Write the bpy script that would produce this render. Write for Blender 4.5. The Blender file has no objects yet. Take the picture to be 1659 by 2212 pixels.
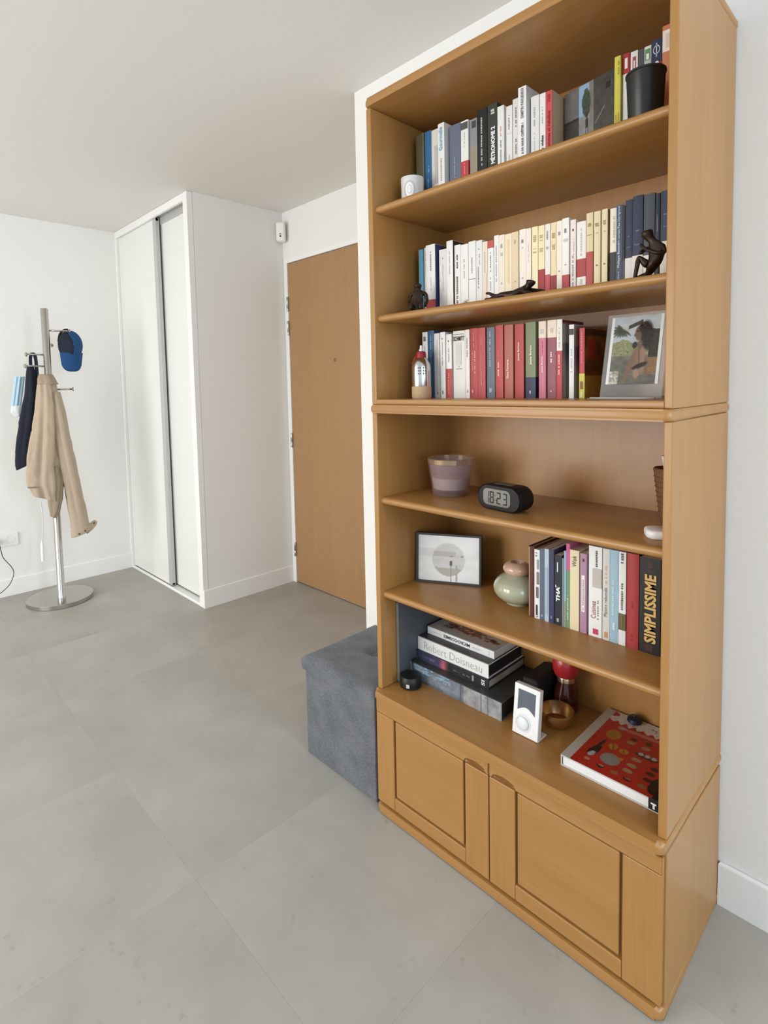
import bpy, bmesh, math, random
from mathutils import Matrix, Vector
random.seed(7)
SC = bpy.context.scene
COL = SC.collection
PI = math.pi

# ------------------------------------------------------------------ camera
cam_d = bpy.data.cameras.new('camera')
cam = bpy.data.objects.new('camera', cam_d)
COL.objects.link(cam)
_r = Vector((0.698, 0.7158, -0.0205)); _u = Vector((-0.0349, 0.0626, 0.9974)); _f = Vector((-0.7153, 0.6955, -0.0687))
_r.normalize(); _u = (_u - _u.dot(_r) * _r).normalized(); _f = _u.cross(_r)
M = Matrix((( _r.x, _u.x, -_f.x, 1.1542), (_r.y, _u.y, -_f.y, -1.0943), (_r.z, _u.z, -_f.z, 1.2669), (0, 0, 0, 1)))
cam.matrix_world = M
cam_d.sensor_fit = 'HORIZONTAL'; cam_d.sensor_width = 36.0
cam_d.lens = 1203.13 * 36.0 / 1659.0
cam_d.shift_x = (829.5 - 819.75) / 1659.0
cam_d.shift_y = (915.87 - 1106.0) / 1659.0
cam_d.clip_start = 0.02; cam_d.clip_end = 60
SC.camera = cam

# ------------------------------------------------------------------ view, world, daylight
vs = SC.view_settings
SC.display_settings.display_device = 'sRGB'
vs.view_transform = 'Standard'; vs.look = 'None'; vs.gamma = 1.0; vs.use_curve_mapping = False
vs.exposure = 0.06
world = bpy.data.worlds.new('world'); SC.world = world; world.use_nodes = True
wn = world.node_tree.nodes
wn['Background'].inputs[0].default_value = (0.72, 0.84, 1.0, 1); wn['Background'].inputs[1].default_value = 1.0

def area(name, loc, rot, sx, sy, watts, col):
    l = bpy.data.lights.new(name, 'AREA'); l.shape = 'RECTANGLE'; l.size = sx; l.size_y = sy
    l.energy = watts; l.color = col
    o = bpy.data.objects.new(name, l); COL.objects.link(o); o.location = loc; o.rotation_euler = rot
    return o
# daylight entering by the French windows of the rear wall and the window of the right wall
TILT = math.radians(24)      # the sky sends its light downwards through the panes
area('daylight_rear_window', (-1.75, -3.55, 1.15), (PI/2 - TILT, 0, 0), 0.95, 2.0, 46, (1.0, 0.985, 0.955))
area('daylight_rear_window', (-0.60, -3.55, 1.15), (PI/2 - TILT, 0, 0), 0.95, 2.0, 46, (1.0, 0.985, 0.955))
area('daylight_right_window', (3.35, -0.28, 1.45), (0, PI/2 - TILT * .4, 0), 1.2, 0.40, 29, (0.76, 0.88, 1.0))
area('daylight_right_window', (3.35, -2.05, 1.25), (0, PI/2 - TILT * .6, 0), 1.9, 1.6, 36, (0.66, 0.83, 1.0))

# ------------------------------------------------------------------ helpers
def lin(v):
    v /= 255.0
    return v / 12.92 if v <= 0.04045 else ((v + 0.055) / 1.055) ** 2.4
def C(r, g, b): return (lin(r), lin(g), lin(b), 1.0)

MATS = {}
def mat(rgb, rough=0.5, metal=0.0, var=0.06, scale=40.0, bump=0.0, coat=0.0, spec=0.5, trans=0.0, ior=1.45, alpha=1.0, emit=None, name=None):
    key = (rgb, rough, metal, var, scale, bump, coat, spec, trans, ior, alpha, emit)
    if key in MATS: return MATS[key]
    m = bpy.data.materials.new(name or 'paint_%02x%02x%02x' % tuple(int(c) for c in rgb)); m.use_nodes = True
    nt = m.node_tree; b = nt.nodes['Principled BSDF']
    tc = nt.nodes.new('ShaderNodeTexCoord'); n = nt.nodes.new('ShaderNodeTexNoise')
    n.inputs['Scale'].default_value = scale; n.inputs['Detail'].default_value = 3
    nt.links.new(tc.outputs['Object'], n.inputs['Vector'])
    base = C(*rgb)
    mx = nt.nodes.new('ShaderNodeMix'); mx.data_type = 'RGBA'
    mx.inputs[6].default_value = tuple(c * (1 - var) for c in base[:3]) + (1,)
    mx.inputs[7].default_value = tuple(min(1, c * (1 + var)) for c in base[:3]) + (1,)
    nt.links.new(n.outputs['Fac'], mx.inputs[0]); nt.links.new(mx.outputs[2], b.inputs['Base Color'])
    b.inputs['Roughness'].default_value = rough; b.inputs['Metallic'].default_value = metal
    b.inputs['Coat Weight'].default_value = coat; b.inputs['Coat Roughness'].default_value = 0.08
    b.inputs['Specular IOR Level'].default_value = spec
    b.inputs['Transmission Weight'].default_value = trans; b.inputs['IOR'].default_value = ior
    b.inputs['Alpha'].default_value = alpha
    if bump:
        bp = nt.nodes.new('ShaderNodeBump'); bp.inputs['Strength'].default_value = bump; bp.inputs['Distance'].default_value = 0.002
        nt.links.new(n.outputs['Fac'], bp.inputs['Height']); nt.links.new(bp.outputs['Normal'], b.inputs['Normal'])
    MATS[key] = m
    return m

def wood(name, c1, c2, axis='Z', rough=0.38, coat=0.12, grain=1.0):
    """beech veneer: fine grain stretched along one axis"""
    m = bpy.data.materials.new(name); m.use_nodes = True
    nt = m.node_tree; b = nt.nodes['Principled BSDF']
    tc = nt.nodes.new('ShaderNodeTexCoord'); mp = nt.nodes.new('ShaderNodeMapping')
    s = {'X': (1.2, 28, 28), 'Y': (28, 1.2, 28), 'Z': (28, 28, 1.2)}[axis]
    mp.inputs['Scale'].default_value = s
    nt.links.new(tc.outputs['Object'], mp.inputs['Vector'])
    n1 = nt.nodes.new('ShaderNodeTexNoise'); n1.inputs['Scale'].default_value = 1.0; n1.inputs['Detail'].default_value = 6; n1.inputs['Roughness'].default_value = 0.6
    n2 = nt.nodes.new('ShaderNodeTexNoise'); n2.inputs['Scale'].default_value = 9.0; n2.inputs['Detail'].default_value = 2
    for n in (n1, n2): nt.links.new(mp.outputs[0], n.inputs['Vector'])
    r = nt.nodes.new('ShaderNodeValToRGB'); r.color_ramp.elements[0].position = 0.30; r.color_ramp.elements[1].position = 0.72
    r.color_ramp.elements[0].color = c1; r.color_ramp.elements[1].color = c2
    a = nt.nodes.new('ShaderNodeMath'); a.operation = 'MULTIPLY_ADD'; a.inputs[1].default_value = 0.35; 
    nt.links.new(n2.outputs['Fac'], a.inputs[0]); 
    a2 = nt.nodes.new('ShaderNodeMath'); a2.operation = 'MULTIPLY'; a2.inputs[1].default_value = 0.68
    nt.links.new(n1.outputs['Fac'], a2.inputs[0]); nt.links.new(a2.outputs[0], a.inputs[2])
    nt.links.new(a.outputs[0], r.inputs[0]); nt.links.new(r.outputs[0], b.inputs['Base Color'])
    b.inputs['Roughness'].default_value = rough; b.inputs['Coat Weight'].default_value = coat; b.inputs['Coat Roughness'].default_value = 0.18
    return m

BW1, BW2 = C(160, 112, 57), C(174, 127, 71)
WX = wood('beech_along_shelf', BW1, BW2, 'X'); WY = wood('beech_along_depth', BW1, BW2, 'Y'); WZ = wood('beech_upright', BW1, BW2, 'Z')
WDARK = wood('beech_groove_shade', C(120, 76, 26), C(134, 88, 34), 'Z')  # darker copy of the beech, shade of grooves and recesses put into its colour
DOORW = wood('entrance_door_veneer', C(163, 124, 84), C(171, 132, 91), 'Z', rough=0.5, coat=0.05)

def attr_mat(name, rough=0.35, coat=0.0):
    m = bpy.data.materials.new(name); m.use_nodes = True; nt = m.node_tree
    a = nt.nodes.new('ShaderNodeAttribute'); a.attribute_name = 'Col'
    b = nt.nodes['Principled BSDF']; nt.links.new(a.outputs['Color'], b.inputs['Base Color'])
    b.inputs['Roughness'].default_value = rough; b.inputs['Coat Weight'].default_value = coat
    return m
PRINT = attr_mat('printed_paper', 0.4); PRINTG = attr_mat('glossy_print', 0.2, 0.2)

def me_obj(name, verts, faces, m, parent=None, smooth=False, loc=None, rot=None):
    me = bpy.data.meshes.new(name); me.from_pydata([tuple(v) for v in verts], [], faces); me.update()
    if smooth:
        for p in me.polygons: p.use_smooth = True
    if m: me.materials.append(m)
    o = bpy.data.objects.new(name, me); COL.objects.link(o)
    if parent: o.parent = parent
    if loc: o.location = loc
    if rot: o.rotation_euler = rot
    return o

def bm_obj(name, bm, m, parent=None, smooth=False):
    me = bpy.data.meshes.new(name); bmesh.ops.recalc_face_normals(bm, faces=bm.faces[:]); bm.to_mesh(me); bm.free()
    if smooth:
        for p in me.polygons: p.use_smooth = True
    me.materials.append(m)
    o = bpy.data.objects.new(name, me); COL.objects.link(o)
    if parent: o.parent = parent
    return o

def bxm(bm, x0, x1, y0, y1, z0, z1, bev=0.0, seg=2, edges=None):
    r = bmesh.ops.create_cube(bm, size=1.0)
    vs_ = r['verts']
    for v in vs_:
        v.co = Vector((x0 if v.co.x < 0 else x1, y0 if v.co.y < 0 else y1, z0 if v.co.z < 0 else z1))
    if bev:
        es = list({e for v in vs_ for e in v.link_edges})
        if edges: es = [e for e in es if edges(e)]
        bmesh.ops.bevel(bm, geom=es, offset=bev, segments=seg, profile=0.5, affect='EDGES')

def box(name, x0, x1, y0, y1, z0, z1, m, parent=None, bev=0.0, seg=2, edges=None, smooth=False):
    bm = bmesh.new(); bxm(bm, x0, x1, y0, y1, z0, z1, bev, seg, edges)
    return bm_obj(name, bm, m, parent, smooth)

def tag(o, label, cat, group=None):
    o['label'] = label; o['category'] = cat
    if group: o['group'] = group
    return o
def struct(o): o['kind'] = 'structure'; return o
def thing(name, label, cat, loc=(0, 0, 0), rot=(0, 0, 0), group=None):
    o = bpy.data.objects.new(name, None); COL.objects.link(o); o.empty_display_size = 0.05
    o.location = loc; o.rotation_euler = rot
    return tag(o, label, cat, group)

def lathe_geo(prof, seg=32, closed=True):
    v, f = [], []
    n = len(prof)
    for (r, z) in prof:
        for k in range(seg):
            a = 2 * PI * k / seg; v.append((r * math.cos(a), r * math.sin(a), z))
    for i in range(n - 1):
        for k in range(seg):
            k2 = (k + 1) % seg
            f.append((i * seg + k, i * seg + k2, (i + 1) * seg + k2, (i + 1) * seg + k))
    if closed:
        f.append(tuple(reversed(range(seg)))); f.append(tuple(range((n - 1) * seg, n * seg)))
    return v, f
def lathe(name, prof, m, parent=None, seg=32, closed=True, loc=None, rot=None, smooth=True):
    v, f = lathe_geo(prof, seg, closed)
    o = me_obj(name, v, f, m, parent, smooth, loc, rot)
    if smooth:
        sharp(o)
    return o
def sharp(o, ang=0.7):
    me = o.data; bm = bmesh.new(); bm.from_mesh(me)
    for e in bm.edges:
        e.smooth = not (len(e.link_faces) == 2 and e.calc_face_angle(0) > ang)
    bm.to_mesh(me); bm.free()

def tube_geo(pts, rad, seg=8):
    """tube along pts; rad number or list"""
    pts = [Vector(p) for p in pts]; n = len(pts); v, f = [], []
    if not hasattr(rad, '__len__'): rad = [rad] * n
    up = Vector((0, 0, 1)); prev = None
    for i, p in enumerate(pts):
        t = (pts[min(i + 1, n - 1)] - pts[max(i - 1, 0)]).normalized()
        if prev is None:
            a = up if abs(t.dot(up)) < 0.9 else Vector((1, 0, 0)); s = t.cross(a).normalized()
        else:
            s = (prev - t * prev.dot(t)).normalized()
        prev = s; w = t.cross(s)
        for k in range(seg):
            an = 2 * PI * k / seg; v.append(p + (s * math.cos(an) + w * math.sin(an)) * rad[i])
    for i in range(n - 1):
        for k in range(seg):
            k2 = (k + 1) % seg; f.append((i * seg + k, i * seg + k2, (i + 1) * seg + k2, (i + 1) * seg + k))
    f.append(tuple(reversed(range(seg)))); f.append(tuple(range((n - 1) * seg, n * seg)))
    return v, f
def tube(name, pts, rad, m, parent=None, seg=8):
    v, f = tube_geo(pts, rad, seg); return me_obj(name, v, f, m, parent, True)
def smoothpath(pts, k=8):
    """Catmull-Rom through pts"""
    P = [Vector(p) for p in pts]; out = []
    for i in range(len(P) - 1):
        a = P[max(i - 1, 0)]; b = P[i]; c = P[i + 1]; d = P[min(i + 2, len(P) - 1)]
        for j in range(k):
            t = j / k
            out.append(0.5 * ((2 * b) + (c - a) * t + (2 * a - 5 * b + 4 * c - d) * t * t + (3 * b - a - 3 * c + d) * t ** 3))
    out.append(P[-1]); return out

def loft(name, secs, m, parent=None, cap=True, solid=0.0):
    n = len(secs[0]); v = [tuple(p) for s in secs for p in s]; f = []
    for i in range(len(secs) - 1):
        for k in range(n):
            k2 = (k + 1) % n; f.append((i * n + k, i * n + k2, (i + 1) * n + k2, (i + 1) * n + k))
    if cap:
        f.append(tuple(reversed(range(n)))); f.append(tuple(range((len(secs) - 1) * n, len(secs) * n)))
    o = me_obj(name, v, f, m, parent, True)
    if solid:
        md = o.modifiers.new('thickness', 'SOLIDIFY'); md.thickness = solid
    return o

def extrude_poly(name, pts, axis, a, b, m, parent=None, bev=0.0):
    """pts 2-D outline in the two other axes (order x<y<z), extruded along axis from a to b"""
    bm = bmesh.new()
    def mk(p, t):
        return {'x': (t, p[0], p[1]), 'y': (p[0], t, p[1]), 'z': (p[0], p[1], t)}[axis]
    A = [bm.verts.new(mk(p, a)) for p in pts]; B = [bm.verts.new(mk(p, b)) for p in pts]
    n = len(pts)
    bm.faces.new(A); bm.faces.new(B[::-1])
    for i in range(n): bm.faces.new((A[i], B[i], B[(i + 1) % n], A[(i + 1) % n]))
    if bev:
        bmesh.ops.bevel(bm, geom=bm.edges[:], offset=bev, segments=2, affect='EDGES')
    return bm_obj(name, bm, m, parent)

def rrect(w, h, r, k=5, cx=0, cy=0):
    out = []
    for (sx, sy, a0) in ((1, 1, 0), (-1, 1, PI/2), (-1, -1, PI), (1, -1, 1.5 * PI)):
        for j in range(k + 1):
            a = a0 + j * PI / 2 / k
            out.append((cx + sx * (w / 2 - r) + r * math.cos(a), cy + sy * (h / 2 - r) + r * math.sin(a)))
    return out

def skin(name, verts, edges, radii, m, parent=None, sub=2):
    me = bpy.data.meshes.new(name); me.from_pydata(verts, edges, []); me.update()
    o = bpy.data.objects.new(name, me); COL.objects.link(o)
    if parent: o.parent = parent
    md = o.modifiers.new('skin', 'SKIN'); md.use_smooth_shade = True
    for i, r in enumerate(radii):
        sv = me.skin_vertices[0].data[i]
        sv.radius = (r, r) if not hasattr(r, '__len__') else r
        sv.use_root = (i == 0)
    s = o.modifiers.new('sub', 'SUBSURF'); s.levels = sub; s.render_levels = sub
    me.materials.append(m)
    return o

TXT = {}
def text_geo(s, bold=0.0):
    if (s, bold) in TXT: return TXT[(s, bold)]
    cu = bpy.data.curves.new('t', 'FONT'); cu.body = s; cu.resolution_u = 2; cu.offset = bold
    ob = bpy.data.objects.new('t', cu); me = ob.to_mesh()
    v = [(p.co.x, p.co.y) for p in me.vertices]; f = [tuple(p.vertices) for p in me.polygons]
    ob.to_mesh_clear(); bpy.data.objects.remove(ob); bpy.data.curves.remove(cu)
    x0 = min(p[0] for p in v); x1 = max(p[0] for p in v); y0 = min(p[1] for p in v); y1 = max(p[1] for p in v)
    v = [((x - (x0 + x1) / 2) / (x1 - x0), (y - (y0 + y1) / 2) / (y1 - y0)) for x, y in v]
    TXT[(s, bold)] = (v, f); return v, f
def letter(s, cx, cz, length, height, m, parent, y=0.0, orient='up', bold=0.02, shear=0.0, name='lettering', place=None):
    """lettering in the x-z plane facing -y; orient: h level, up reads upward, down reads downward, flip upside down"""
    v, f = text_geo(s, bold); out = []
    for a, b in v:
        a += shear * b * height / length
        u, w = a * length, b * height
        if orient == 'h': p = (u, w)
        elif orient == 'up': p = (-w, u)
        elif orient == 'down': p = (w, -u)
        else: p = (-u, -w)
        q = (cx + p[0], y, cz + p[1])
        out.append(place(q) if place else q)
    return me_obj(name, out, f, m, parent)

def quads(name, rects, m, parent, y):
    """thin printed marks on the x-z plane: rects (x0,x1,z0,z1)"""
    v, f = [], []
    for (x0, x1, z0, z1) in rects:
        i = len(v); v += [(x0, y, z0), (x1, y, z0), (x1, y, z1), (x0, y, z1)]; f.append((i, i + 1, i + 2, i + 3))
    return me_obj(name, v, f, m, parent)

def print_grid(name, w, h, fn, parent, place, nx=60, ny=80, m=None):
    """flat print: colour from fn(u,v) on a fine grid; place maps (u*w, v*h) to a point"""
    v, f, cols = [], [], []
    for j in range(ny + 1):
        for i in range(nx + 1):
            u, t = i / nx, j / ny
            v.append(place(u * w, t * h)); r, g, b = fn(u, t)[:3]; cols.append((lin(r), lin(g), lin(b), 1))
    for j in range(ny):
        for i in range(nx):
            a = j * (nx + 1) + i; f.append((a, a + 1, a + nx + 2, a + nx + 1))
    o = me_obj(name, v, f, m or PRINT, parent)
    ca = o.data.color_attributes.new('Col', 'FLOAT_COLOR', 'POINT')
    for i, c_ in enumerate(cols): ca.data[i].color = c_
    return o

def hsh(a, b): 
    x = math.sin(a * 127.1 + b * 311.7) * 43758.5453
    return x - math.floor(x)
def vnoise(x, y):
    xi, yi = math.floor(x), math.floor(y); fx, fy = x - xi, y - yi
    fx = fx * fx * (3 - 2 * fx); fy = fy * fy * (3 - 2 * fy)
    return (hsh(xi, yi) * (1 - fx) + hsh(xi + 1, yi) * fx) * (1 - fy) + (hsh(xi, yi + 1) * (1 - fx) + hsh(xi + 1, yi + 1) * fx) * fy
def mixc(a, b, t): t = max(0, min(1, t)); return tuple(a[i] * (1 - t) + b[i] * t for i in range(3))

# ------------------------------------------------------------------ setting
H = 2.3613; XL = -2.935; XC = -1.826; YD = 0.9855; YC = 0.3553; YW = 0.3658; XW = -0.4458
XR = 3.4; YR = -3.6
def plaster(name, rgb, rough=0.85):
    return mat(rgb, rough, 0, 0.012, 3.0, 0.0, name=name)
WALL = mat((240, 238, 234), 0.75, 0, 0.012, 60.0, 0.06, name='white_wall_paint')
CEIL = mat((231, 228, 222), 0.9, 0, 0.012, 50.0, 0.05, name='ceiling_paint')
TRIM = mat((244, 243, 240), 0.4, 0, 0.01, 20.0, name='white_trim_paint')
SLID = mat((236, 235, 231), 0.45, 0, 0.01, 20.0, name='white_door_laminate')

# floor: a slab and separate vinyl tiles with a concrete look
m = bpy.data.materials.new('concrete_look_vinyl'); m.use_nodes = True
nt = m.node_tree; b = nt.nodes['Principled BSDF']
tc = nt.nodes.new('ShaderNodeTexCoord'); oi = nt.nodes.new('ShaderNodeObjectInfo')
vm = nt.nodes.new('ShaderNodeVectorMath'); vm.operation = 'MULTIPLY_ADD'; vm.inputs[1].default_value = (1, 1, 1)
cmb = nt.nodes.new('ShaderNodeCombineXYZ'); sc_ = nt.nodes.new('ShaderNodeMath'); sc_.operation = 'MULTIPLY'; sc_.inputs[1].default_value = 37.0
nt.links.new(oi.outputs['Random'], sc_.inputs[0]); nt.links.new(sc_.outputs[0], cmb.inputs[2]); nt.links.new(sc_.outputs[0], cmb.inputs[0])
nt.links.new(tc.outputs['Object'], vm.inputs[0]); nt.links.new(cmb.outputs[0], vm.inputs[2])
na = nt.nodes.new('ShaderNodeTexNoise'); na.inputs['Scale'].default_value = 3.2; na.inputs['Detail'].default_value = 7; na.inputs['Roughness'].default_value = 0.62
nb = nt.nodes.new('ShaderNodeTexNoise'); nb.inputs['Scale'].default_value = 22; nb.inputs['Detail'].default_value = 5; nb.inputs['Roughness'].default_value = 0.6
for n in (na, nb): nt.links.new(vm.outputs[0], n.inputs['Vector'])
ra = nt.nodes.new('ShaderNodeValToRGB'); ra.color_ramp.elements[0].position = 0.32; ra.color_ramp.elements[1].position = 0.7
ra.color_ramp.elements[0].color = C(160, 156, 148); ra.color_ramp.elements[1].color = C(175, 171, 163)
rb = nt.nodes.new('ShaderNodeValToRGB'); rb.color_ramp.elements[0].position = 0.27; rb.color_ramp.elements[1].position = 0.36
rb.color_ramp.elements[0].color = (0.84, 0.84, 0.84, 1); rb.color_ramp.elements[1].color = (1, 1, 1, 1)
e_ = rb.color_ramp.elements.new(0.70); e_.color = (1, 1, 1, 1); e_ = rb.color_ramp.elements.new(0.78); e_.color = (1.07, 1.07, 1.06, 1)
mu = nt.nodes.new('ShaderNodeMix'); mu.data_type = 'RGBA'; mu.blend_type = 'MULTIPLY'; mu.inputs[0].default_value = 1.0
nt.links.new(na.outputs['Fac'], ra.inputs[0]); nt.links.new(nb.outputs['Fac'], rb.inputs[0])
nt.links.new(ra.outputs[0], mu.inputs[6]); nt.links.new(rb.outputs[0], mu.inputs[7])
mr = nt.nodes.new('ShaderNodeMapRange'); mr.inputs[3].default_value = 0.97; mr.inputs[4].default_value = 1.03
nt.links.new(oi.outputs['Random'], mr.inputs[0])
mu2 = nt.nodes.new('ShaderNodeMix'); mu2.data_type = 'RGBA'; mu2.blend_type = 'MULTIPLY'; mu2.inputs[0].default_value = 1.0
nt.links.new(mu.outputs[2], mu2.inputs[6]); nt.links.new(mr.outputs[0], mu2.inputs[7]); nt.links.new(mu2.outputs[2], b.inputs['Base Color'])
b.inputs['Roughness'].default_value = 0.48
bp_ = nt.nodes.new('ShaderNodeBump'); bp_.inputs['Strength'].default_value = 0.12; bp_.inputs['Distance'].default_value = 0.002
nt.links.new(nb.outputs['Fac'], bp_.inputs['Height']); nt.links.new(bp_.outputs['Normal'], b.inputs['Normal'])
VINYL = m
GROUT = mat((160, 155, 146), 0.8, 0, 0.03, 30.0, name='tile_joint')
floor = struct(box('floor', XL - 0.1, XR + 0.1, YR - 0.1, 1.3, -0.12, -0.0012, GROUT))
TS = 0.5885; gap = 0.00012
tiles = {}
i = 0
x = -0.757 - 4 * TS
while x < XR:
    y = -0.505 - 6 * TS
    while y < YD + 0.05:
        x0, x1, y0, y1 = max(x, XL), min(x + TS, XR), max(y, YR), min(y + TS, 1.05)
        if x1 - x0 > 0.01 and y1 - y0 > 0.01 and not (x0 >= XW and y0 > YW) :
            key = (round(x1 - x0, 3), round(y1 - y0, 3))
            if key not in tiles:
                o = box('floor_tile', gap, x1 - x0 - gap, gap, y1 - y0 - gap, -0.006, 0.0, VINYL, floor)
                tiles[key] = o.data
            else:
                o = bpy.data.objects.new('floor_tile', tiles[key]); COL.objects.link(o); o.parent = floor
            o.location = (x0, y0, 0)
        y += TS
    x += TS

struct(box('ceiling', XL - 0.1, XR + 0.1, YR - 0.1, 1.3, H, H + 0.1, CEIL))
struct(box('wall_left', XL - 0.12, XL, YR - 0.1, 1.3, -0.05, H + 0.02, WALL))
struct(box('wall_back', XW, XR + 0.1, YW, 1.3, -0.05, H + 0.02, WALL))
struct(box('wall_closet', XC - 0.075, XC, YC + 0.035, YD + 0.05, -0.05, H + 0.02, WALL))
# entrance wall with the opening of the entrance door
DL, DR, DH = -1.782, -0.86, 2.04
bm = bmesh.new()
bxm(bm, XL, DL - 0.012, YD, 1.3, -0.05, H + 0.02); bxm(bm, DR + 0.012, XW + 0.02, YD, 1.3, -0.05, H + 0.02); bxm(bm, DL - 0.012, DR + 0.012, YD, 1.3, DH + 0.012, H + 0.02)
struct(bm_obj('wall_entrance', bm, WALL))
bm = bmesh.new()
bxm(bm, DL - 0.036, DL - 0.002, YD - 0.006, YD + 0.08, 0, DH + 0.03, 0.002); bxm(bm, DR + 0.002, DR + 0.036, YD - 0.006, YD + 0.08, 0, DH + 0.03, 0.002); bxm(bm, DL - 0.002, DR + 0.002, YD - 0.006, YD + 0.08, DH + 0.003, DH + 0.03, 0.002)
struct(bm_obj('trim_1', bm, TRIM))
door = struct(box('door_1', DL, DR, YD + 0.0, YD + 0.04, 0.006, DH, DOORW, None, 0.0015, 1))
STEEL = mat((190, 188, 184), 0.28, 1.0, 0.05, 80.0, name='brushed_steel')
DKM = mat((40, 40, 42), 0.4, 0.3, 0.05, 40.0, name='dark_metal')
for hz in (1.79, 1.64, 0.93, 0.22):
    hb = lathe('hinge', [(0.006, -0.045), (0.007, -0.043), (0.007, -0.012), (0.0062, -0.011), (0.0062, -0.009), (0.007, -0.008), (0.007, 0.043), (0.006, 0.045)], STEEL, door, 12, loc=(DL - 0.003, YD - 0.008, hz))
lathe('peephole', [(0.009, 0), (0.009, 0.003), (0.006, 0.005), (0.004, 0.003)], mat((150, 118, 80), 0.35, 0.6, 0.05, 40.0, name='brass'), door, 16, loc=(-1.342, YD, 1.42), rot=(PI/2, 0, 0))
ho = thing('_', '', ''); bpy.data.objects.remove(ho)
hd = tube('door_handle', [(DR - 0.07, YD, 1.02), (DR - 0.07, YD - 0.05, 1.02), (DR - 0.09, YD - 0.055, 1.02), (DR - 0.19, YD - 0.055, 1.02)], 0.009, STEEL, door, 10)

# sliding-door closet
GREY = mat((196, 195, 192), 0.35, 0.2, 0.02, 30.0, name='white_aluminium_profile')
bm = bmesh.new()
bxm(bm, XC - 0.05, XC, YC - 0.0, YC + 0.034, 0, H - 0.001, 0.002)                  # corner post
bxm(bm, XL, XL + 0.022, YC, YC + 0.10, 0, H - 0.001, 0.002)                       # jamb by the wall
bxm(bm, XL + 0.022, XC - 0.05, YC, YC + 0.016, H - 0.043, H - 0.001, 0.002)       # fascia
struct(bm_obj('trim_2', bm, TRIM))
trk = struct(box('trim_3', XL + 0.022, XC - 0.05, YC + 0.016, YC + 0.10, H - 0.03, H - 0.001, GREY))
bt = struct(box('trim_4', XL + 0.022, XC - 0.05, YC + 0.002, YC + 0.10, 0.0, 0.006, TRIM, None, 0.001, 1))
box('track_rail', XL + 0.022, XC - 0.05, YC + 0.006, YC + 0.012, 0.006, 0.014, TRIM, bt)
box('track_rail', XL + 0.022, XC - 0.05, YC + 0.046, YC + 0.050, 0.006, 0.012, GREY, bt)
def slide(n, x0, x1, y, top, stiles):
    d = struct(box('door_%d' % n, x0 + 0.004, x1 - 0.004, y + 0.004, y + 0.016, 0.02, top - 0.01, SLID))
    for sx, w in stiles:
        box('stile', sx, sx + w, y, y + 0.026, 0.014, top, GREY if w > 0.03 else SLID, d, 0.003, 2)
    box('top_rail', x0, x1, y + 0.002, y + 0.022, top - 0.022, top, SLID, d, 0.002, 1)
    box('bottom_rail', x0, x1, y + 0.002, y + 0.022, 0.014, 0.03, SLID, d, 0.002, 1)
    return d
slide(2, XL + 0.024, -2.292, YC + 0.018, H - 0.035, [(XL + 0.024, 0.03), (-2.335, 0.043)])
slide(3, -2.325, XC - 0.052, YC + 0.054, H - 0.062, [(-2.325, 0.04), (XC - 0.075, 0.023)])
box('track_profile', XL + 0.022, XC - 0.05, YC + 0.05, YC + 0.09, H - 0.075, H - 0.03, GREY, trk)

def baseboard(name, x0, x1, y0, y1, h=0.107):
    top = lambda e: all(abs(v.co.z - h) < 1e-6 for v in e.verts)
    return struct(box(name, x0, x1, y0, y1, 0.0, h, TRIM, None, 0.006, 3, top))
baseboard('baseboard_left', XL, XL + 0.012, YR, YC - 0.001)
baseboard('baseboard_closet', XC, XC + 0.012, YC, YD)
baseboard('baseboard_back', 0.8012, XR, YW - 0.012, YW)
baseboard('baseboard_corridor', XW, XW + 0.0001 + 0.38, YW - 0.012, YW)
# walls behind the photographer, with the windows the daylight comes through
bm = bmesh.new()
bxm(bm, XL - 0.1, -2.3, YR - 0.15, YR, -0.05, H + 0.02); bxm(bm, -0.05, XR + 0.1, YR - 0.15, YR, -0.05, H + 0.02); bxm(bm, -2.3, -0.05, YR - 0.15, YR, 2.2, H + 0.02); bxm(bm, -2.3, -0.05, YR - 0.15, YR, -0.05, 0.06)
struct(bm_obj('wall_rear', bm, WALL))
bm = bmesh.new()
bxm(bm, XR, XR + 0.15, YR - 0.1, -2.95, -0.05, H + 0.02); bxm(bm, XR, XR + 0.15, 0.0, YW + 0.1, -0.05, H + 0.02); bxm(bm, XR, XR + 0.15, -2.95, 0.0, 2.25, H + 0.02); bxm(bm, XR, XR + 0.15, -2.95, 0.0, -0.05, 0.1)
struct(bm_obj('wall_right', bm, WALL))
PANE = mat((235, 242, 245), 0.05, 0, 0.0, 5.0, alpha=0.12, name='window_glass')
def window(n, along, a0, a1, z0, z1, at):
    bm = bmesh.new(); w = 0.05
    def bb(p0, p1, q0, q1):
        if along == 'x': bxm(bm, p0, p1, at, at + 0.05, q0, q1)
        else: bxm(bm, at, at + 0.05, p0, p1, q0, q1)
    mid = (a0 + a1) / 2
    bb(a0, a0 + w, z0, z1); bb(a1 - w, a1, z0, z1); bb(a0 + w, a1 - w, z1 - w, z1); bb(a0 + w, a1 - w, z0, z0 + w); bb(mid - w, mid + w, z0 + w, z1 - w)
    o = struct(bm_obj('window_%d' % n, bm, TRIM))
    for p0, p1 in ((a0 + w, mid - w), (mid + w, a1 - w)):
        if along == 'x': box('pane', p0, p1, at + 0.02, at + 0.026, z0 + w, z1 - w, PANE, o)
        else: box('pane', at + 0.02, at + 0.026, p0, p1, z0 + w, z1 - w, PANE, o)
window(1, 'x', -2.3, -0.05, 0.06, 2.2, YR - 0.12); window(2, 'y', -2.95, 0.0, 0.1, 2.25, XR + 0.06)

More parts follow.
